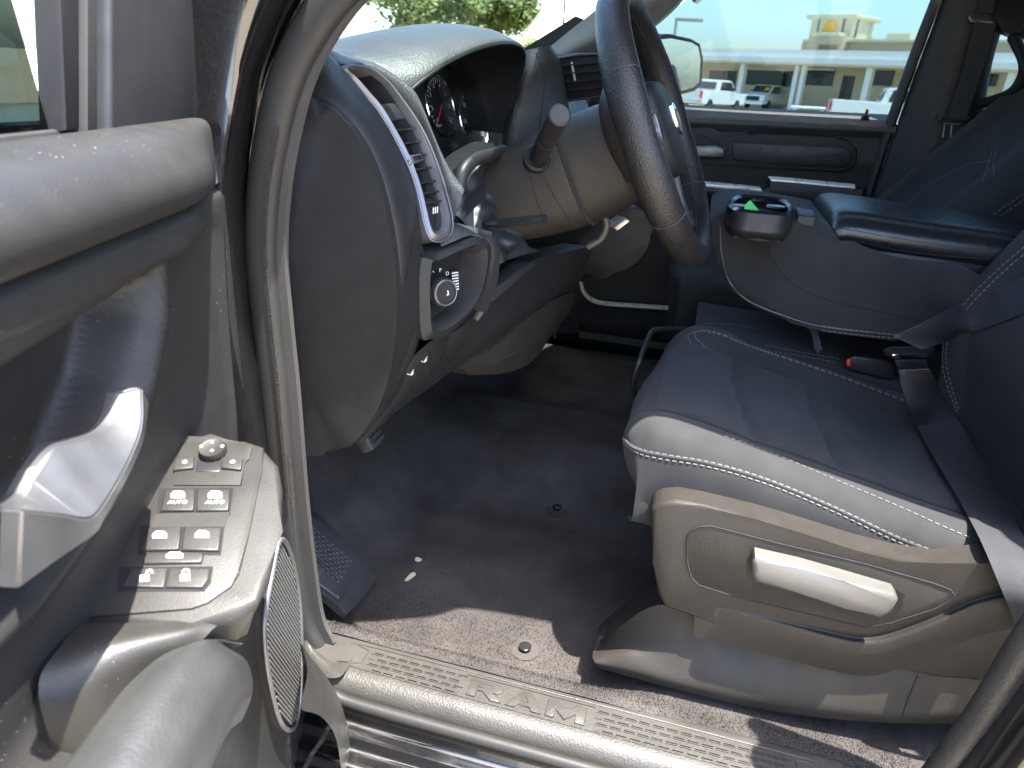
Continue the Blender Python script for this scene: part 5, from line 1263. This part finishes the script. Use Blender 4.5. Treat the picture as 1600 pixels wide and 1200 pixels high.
strip([(1396, 524, 1440, 545, .02), (1440, 505, 1480, 532, .012), (1500, 472, 1530, 514, .008), (1560, 448, 1590, 492, .008), (1615, 425, 1645, 470, .010), (1680, 395, 1700, 440, .012)], 'shoulder_webbing')
tg = obj('tongue', slab(GX([(1380, 546), (1392, 541), (1452, 541), (1462, 546), (1458, 556), (1440, 560), (1396, 560), (1382, 556)], -.165), (.012, 0, 0), .003, 3), 'smooth_plastic', belt)
obj('tongue_plate', slab(GX([(1394, 554), (1450, 552), (1449, 559), (1395, 561)], -.170), (.004, 0, 0), .001, 2), 'chrome', tg)
obj('tongue_loop', slab(GX([(1398, 562), (1446, 561), (1452, 582), (1404, 585)], -.166), (.003, 0, 0), .001, 2), 'vinyl', belt)
bk2 = thing('belt_buckle', 'black belt buckle with red release beside the middle cushion', 'buckle', PX(1350, 575, -.16))
obj('case', slab(GX([(1322, 562), (1336, 556), (1395, 566), (1398, 592), (1380, 592), (1325, 578)], -.150), (.025, 0, 0), .004, 3), 'smooth_plastic', bk2)
obj('release_button', slab(GX([(1323, 563), (1328, 561), (1329, 572), (1323, 572)], -.153), (.018, 0, 0), .001, 2), 'red_plastic', bk2)
# ================================================================== PASSENGER SEAT
ps = thing('passenger_seat', 'dark grey cloth passenger seat behind the console', 'seat', (.42, -.1, 0))
def pback(zv):
    y = -.325-.80*(zv-.55); P = []; w_ = .275 if zv < .7 else .262
    for f, fo_ in ((-1.0, -.12), (-1.02, -.04), (-.98, .02), (-.86, .05), (-.72, .045), (-.58, .018), (0, -.004), (.58, .018), (.72, .045), (.86, .05), (.98, .02), (1.0, -.10)):
        P.append(V((.42+f*w_, y+fo_, zv+fo_*.3)))
    return P
pbk = obj('backrest', loft([pback(z_) for z_ in (.30, .42, .52, .64, .76, .90, 1.0)], 6, 7), 'fabric', ps, 80)
PT2 = bvh(pbk)
bm = bmesh.new()
stitches(PT2, [(1412, 330), (1440, 300), (1480, 272), (1520, 255), (1550, 252)], bm=bm); stitches(PT2, [(1550, 235), (1545, 255), (1535, 285)], bm=bm); stitches(PT2, [(1560, 225), (1553, 250), (1553, 275)], bm=bm)
stitches(PT2, [(1520, 360), (1560, 330), (1600, 302)], bm=bm); stitches(PT2, [(1524, 367), (1564, 337), (1604, 309)], bm=bm)
tagst('stitching', bm, 'thread', pbk)
pc = loft([[V((x, y-.02*abs((x-.42)/.27)**3*(y > .1), z_-.15*max(0, .1-y))) for x, z_ in ((.155, .24), (.150, .34), (.165, .385), (.22, .392), (.42, .37), (.62, .392), (.675, .385), (.69, .34), (.69, .24))] for y in (.225, .245, .22, .1, -.1, -.35)], 5, 5)
obj('cushion', pc, 'fabric', ps, 80)
obj('base', box((.20, -.3, .08), (.64, .15, .25), bev=.02), 'dark_plastic', ps)
# ================================================================== PASSENGER DOOR
pdo = thing('passenger_door', 'closed black passenger door with silver handle, armrest and mirror', 'truck door', (.80, .2, GZ+.3))
def bl(x): return 168+(x-1075)*.047
xs = [860, 960, 1075, 1180, 1280, 1385, 1400]
rows = [[PX(x, bl(x)-4, .80) for x in xs], [PX(x, bl(x), .775) for x in xs], [PX(x, bl(x)+7, .745) for x in xs], [PX(x, bl(x)+20, .725) for x in xs], [PX(x, bl(x)+33, .735) for x in xs]]
br_ = obj('belt_roll', loft(rows, 4, 5), 'pad_top', pdo)
rows = [[PX(x, bl(x)+33, .745) for x in xs], [PX(x, bl(x)+70, .735) for x in xs], [PX(x, 265+(x-1075)*.05, .74) for x in xs], [PX(x, 330+(x-1075)*.05, .745) for x in xs], [PX(x, 420, .755) for x in xs], [PX(x, 520, .76) for x in xs]]
obj('inner_panel', loft(rows, 4, 5), 'dash_plastic', pdo)
ins = [(1060, 198), (1110, 199), (1122, 201), (1145, 214), (1180, 207), (1300, 212), (1325, 218), (1340, 234), (1340, 250), (1332, 264), (1315, 270), (1200, 262), (1100, 256), (1060, 254)]
fr2 = obj('insert_frame', slab(GX(ins, .728), (.02, 0, 0), .006, 3), 'dash_plastic', pdo)
obj('door_insert', slab(GX([(1144, 222), (1322, 230), (1332, 238), (1330, 254), (1320, 262), (1200, 255), (1144, 250)], .722), (.012, 0, 0), .005, 3), 'smooth_plastic', fr2)
obj('pocket_cup', slab(GX([(1060, 212), (1100, 212), (1112, 222), (1128, 226), (1128, 250), (1060, 248)], .724), (.01, 0, 0), .003, 2), 'dark_plastic', fr2)
obj('release_handle', slab(GX([(1060, 229), (1120, 228), (1132, 233), (1132, 246), (1118, 246), (1060, 243)], .690), (.025, 0, 0), .006, 4), 'silver', pdo)
ar = [[(1060, 282), (1100, 283), (1186, 292), (1200, 278), (1212, 276), (1336, 288), (1345, 290)], [(1060, 286), (1100, 287), (1188, 296), (1204, 284), (1215, 282), (1336, 293), (1345, 295)], [(1060, 292), (1100, 293), (1190, 302), (1205, 291), (1216, 289), (1336, 298), (1345, 300)], [(1060, 302), (1100, 305), (1188, 318), (1200, 318), (1212, 320), (1330, 328), (1343, 330)], [(1060, 320), (1100, 325), (1188, 340), (1200, 345), (1215, 350), (1330, 355), (1343, 358)]]
XA = (.735, .690, .680, .685, .74)
arm = obj('armrest', loft([GX(r, x) for r, x in zip(ar, XA)], 5, 4), 'smooth_plastic', pdo)
obj('armrest_trim', loft([[PX(x, y, .6795) for x, y in ((1200, 277), (1213, 276), (1336, 288))], [PX(x, y, .675) for x, y in ((1205, 281), (1216, 281), (1336, 292))], [PX(x, y, .6745) for x, y in ((1207, 285), (1217, 284), (1336, 295))]], 4, 3, (.006, 0, 0)), 'satin_lit', pdo)
obj('grab_ledge', loft([GX([(1060, 281), (1100, 283), (1188, 292)], .688), GX([(1060, 285), (1100, 287), (1190, 297)], .672), GX([(1060, 290), (1100, 292), (1191, 301)], .672)], 4, 3, (.006, 0, 0)), 'satin_lit', pdo)
mp = G([(908, 440, .74), (912, 455, .735), (924, 468, .73), (945, 474, .728), (1000, 478, .728), (1080, 484, .728)])
obj('map_pocket_edge', sweep(cr(mp, 6), [(-.004, -.009), (.004, -.009), (.005, .009), (-.005, .009)], (1, 0, 0)), 'satin_lit', pdo)
obj('map_pocket', loft([[PX(905, 470, .74), PX(945, 482, .73), PX(1080, 492, .73)], [PX(905, 500, .73), PX(945, 512, .73), PX(1080, 522, .73)], [PX(905, 520, .74), PX(945, 530, .74), PX(1080, 540, .74)]], 3, 3), 'dark_plastic', pdo)
obj('passenger_sill', sweep(G([(905, 522, .715), (1000, 536, .715), (1080, 546, .715)]), [(-.01, -.006), (.01, -.006), (.01, .006), (-.01, .006)], (1, 0, 0)), 'sill_plastic', body)
obj('outer_panel', box((.80, -.36, -.3), (.86, .66, .74)), 'body_paint', pdo)
obj('window_glass', slab([V((.80, -.34, .72)), V((.80, .62, .72)), V((.785, .60, .80)), V((.745, .22, 1.10)), V((.735, -.02, 1.17)), V((.735, -.40, 1.17))], (.004, 0, 0)), 'glass_side', pdo)
obj('lock_pin', lathe(PX(1353, 181, .755), (0, 0, 1), [(.012, -.003), (.010, .002), (.004, .003), (.0035, .012), (.004, .016), (.002, .017)], 12), 'dark_plastic', pdo)
# mirror outside
mc = [(1022, 55), (1048, 53), (1082, 60), (1096, 68), (1101, 90), (1099, 132), (1088, 143), (1050, 152), (1015, 150)]
mn = V((-.55, -.83, .0)).normalized(); mp0 = PX(1060, 105, 1.06)
def PM(x, y, l=0): return onp(x, y, mn, mp0)+mn*l
mir = obj('side_mirror', slab([PM(*p) for p in mc], mn*-.09, .012, 4), 'dark_plastic', pdo, 60)
obj('mirror_glass', slab([PM(*p, .002) for p in ((1022, 62), (1048, 60), (1080, 66), (1090, 72), (1094, 92), (1092, 128), (1083, 137), (1050, 146), (1018, 145))], mn*-.003, .001, 1), 'mirror', mir)
obj('mirror_arm', tube([mp0-mn*.05, V((.87, .33, .78))], .03, 10), 'dark_plastic', mir)
# ================================================================== PASSENGER SEAT BELT on the pillar
pb = thing('pillar_belt', 'black passenger seat belt hanging down the far door pillar', 'seat belt', PX(1470, 190, .70))
lf = G([(1540, -40, .69), (1522, 38, .69), (1500, 120, .69), (1478, 182, .69), (1452, 260, .69), (1425, 350, .69)]); rt_ = G([(1576, -40, .69), (1556, 38, .69), (1532, 120, .69), (1510, 182, .69), (1488, 260, .69), (1462, 350, .69)])
obj('webbing', quadstrip(lf, rt_, (-.0012, 0, 0)), 'webbing', pb)
gd = obj('belt_guide', slab(GX([(1512, 26), (1520, 20), (1560, 22), (1566, 30), (1562, 38), (1550, 34), (1522, 33), (1515, 37)], .684), (.012, 0, 0), .003, 3), 'gloss_plastic', pb)
tgp = obj('tongue', slab(GX([(1464, 178), (1470, 186), (1510, 189), (1516, 178), (1516, 192), (1468, 192)], .684), (.008, 0, 0), .002, 2), 'gloss_plastic', pb)
obj('tongue_plate', tube(GX([(1474, 192), (1500, 194), (1487, 196), (1485, 216), (1473, 215), (1476, 196)], .683), .0022, 6, closed=True), 'steel', tgp)
obj('grip', box((-.86, -1.5, .74), (-.855, -.57, 1.14)), 'glass_side', body).name = 'rear_door_glass'
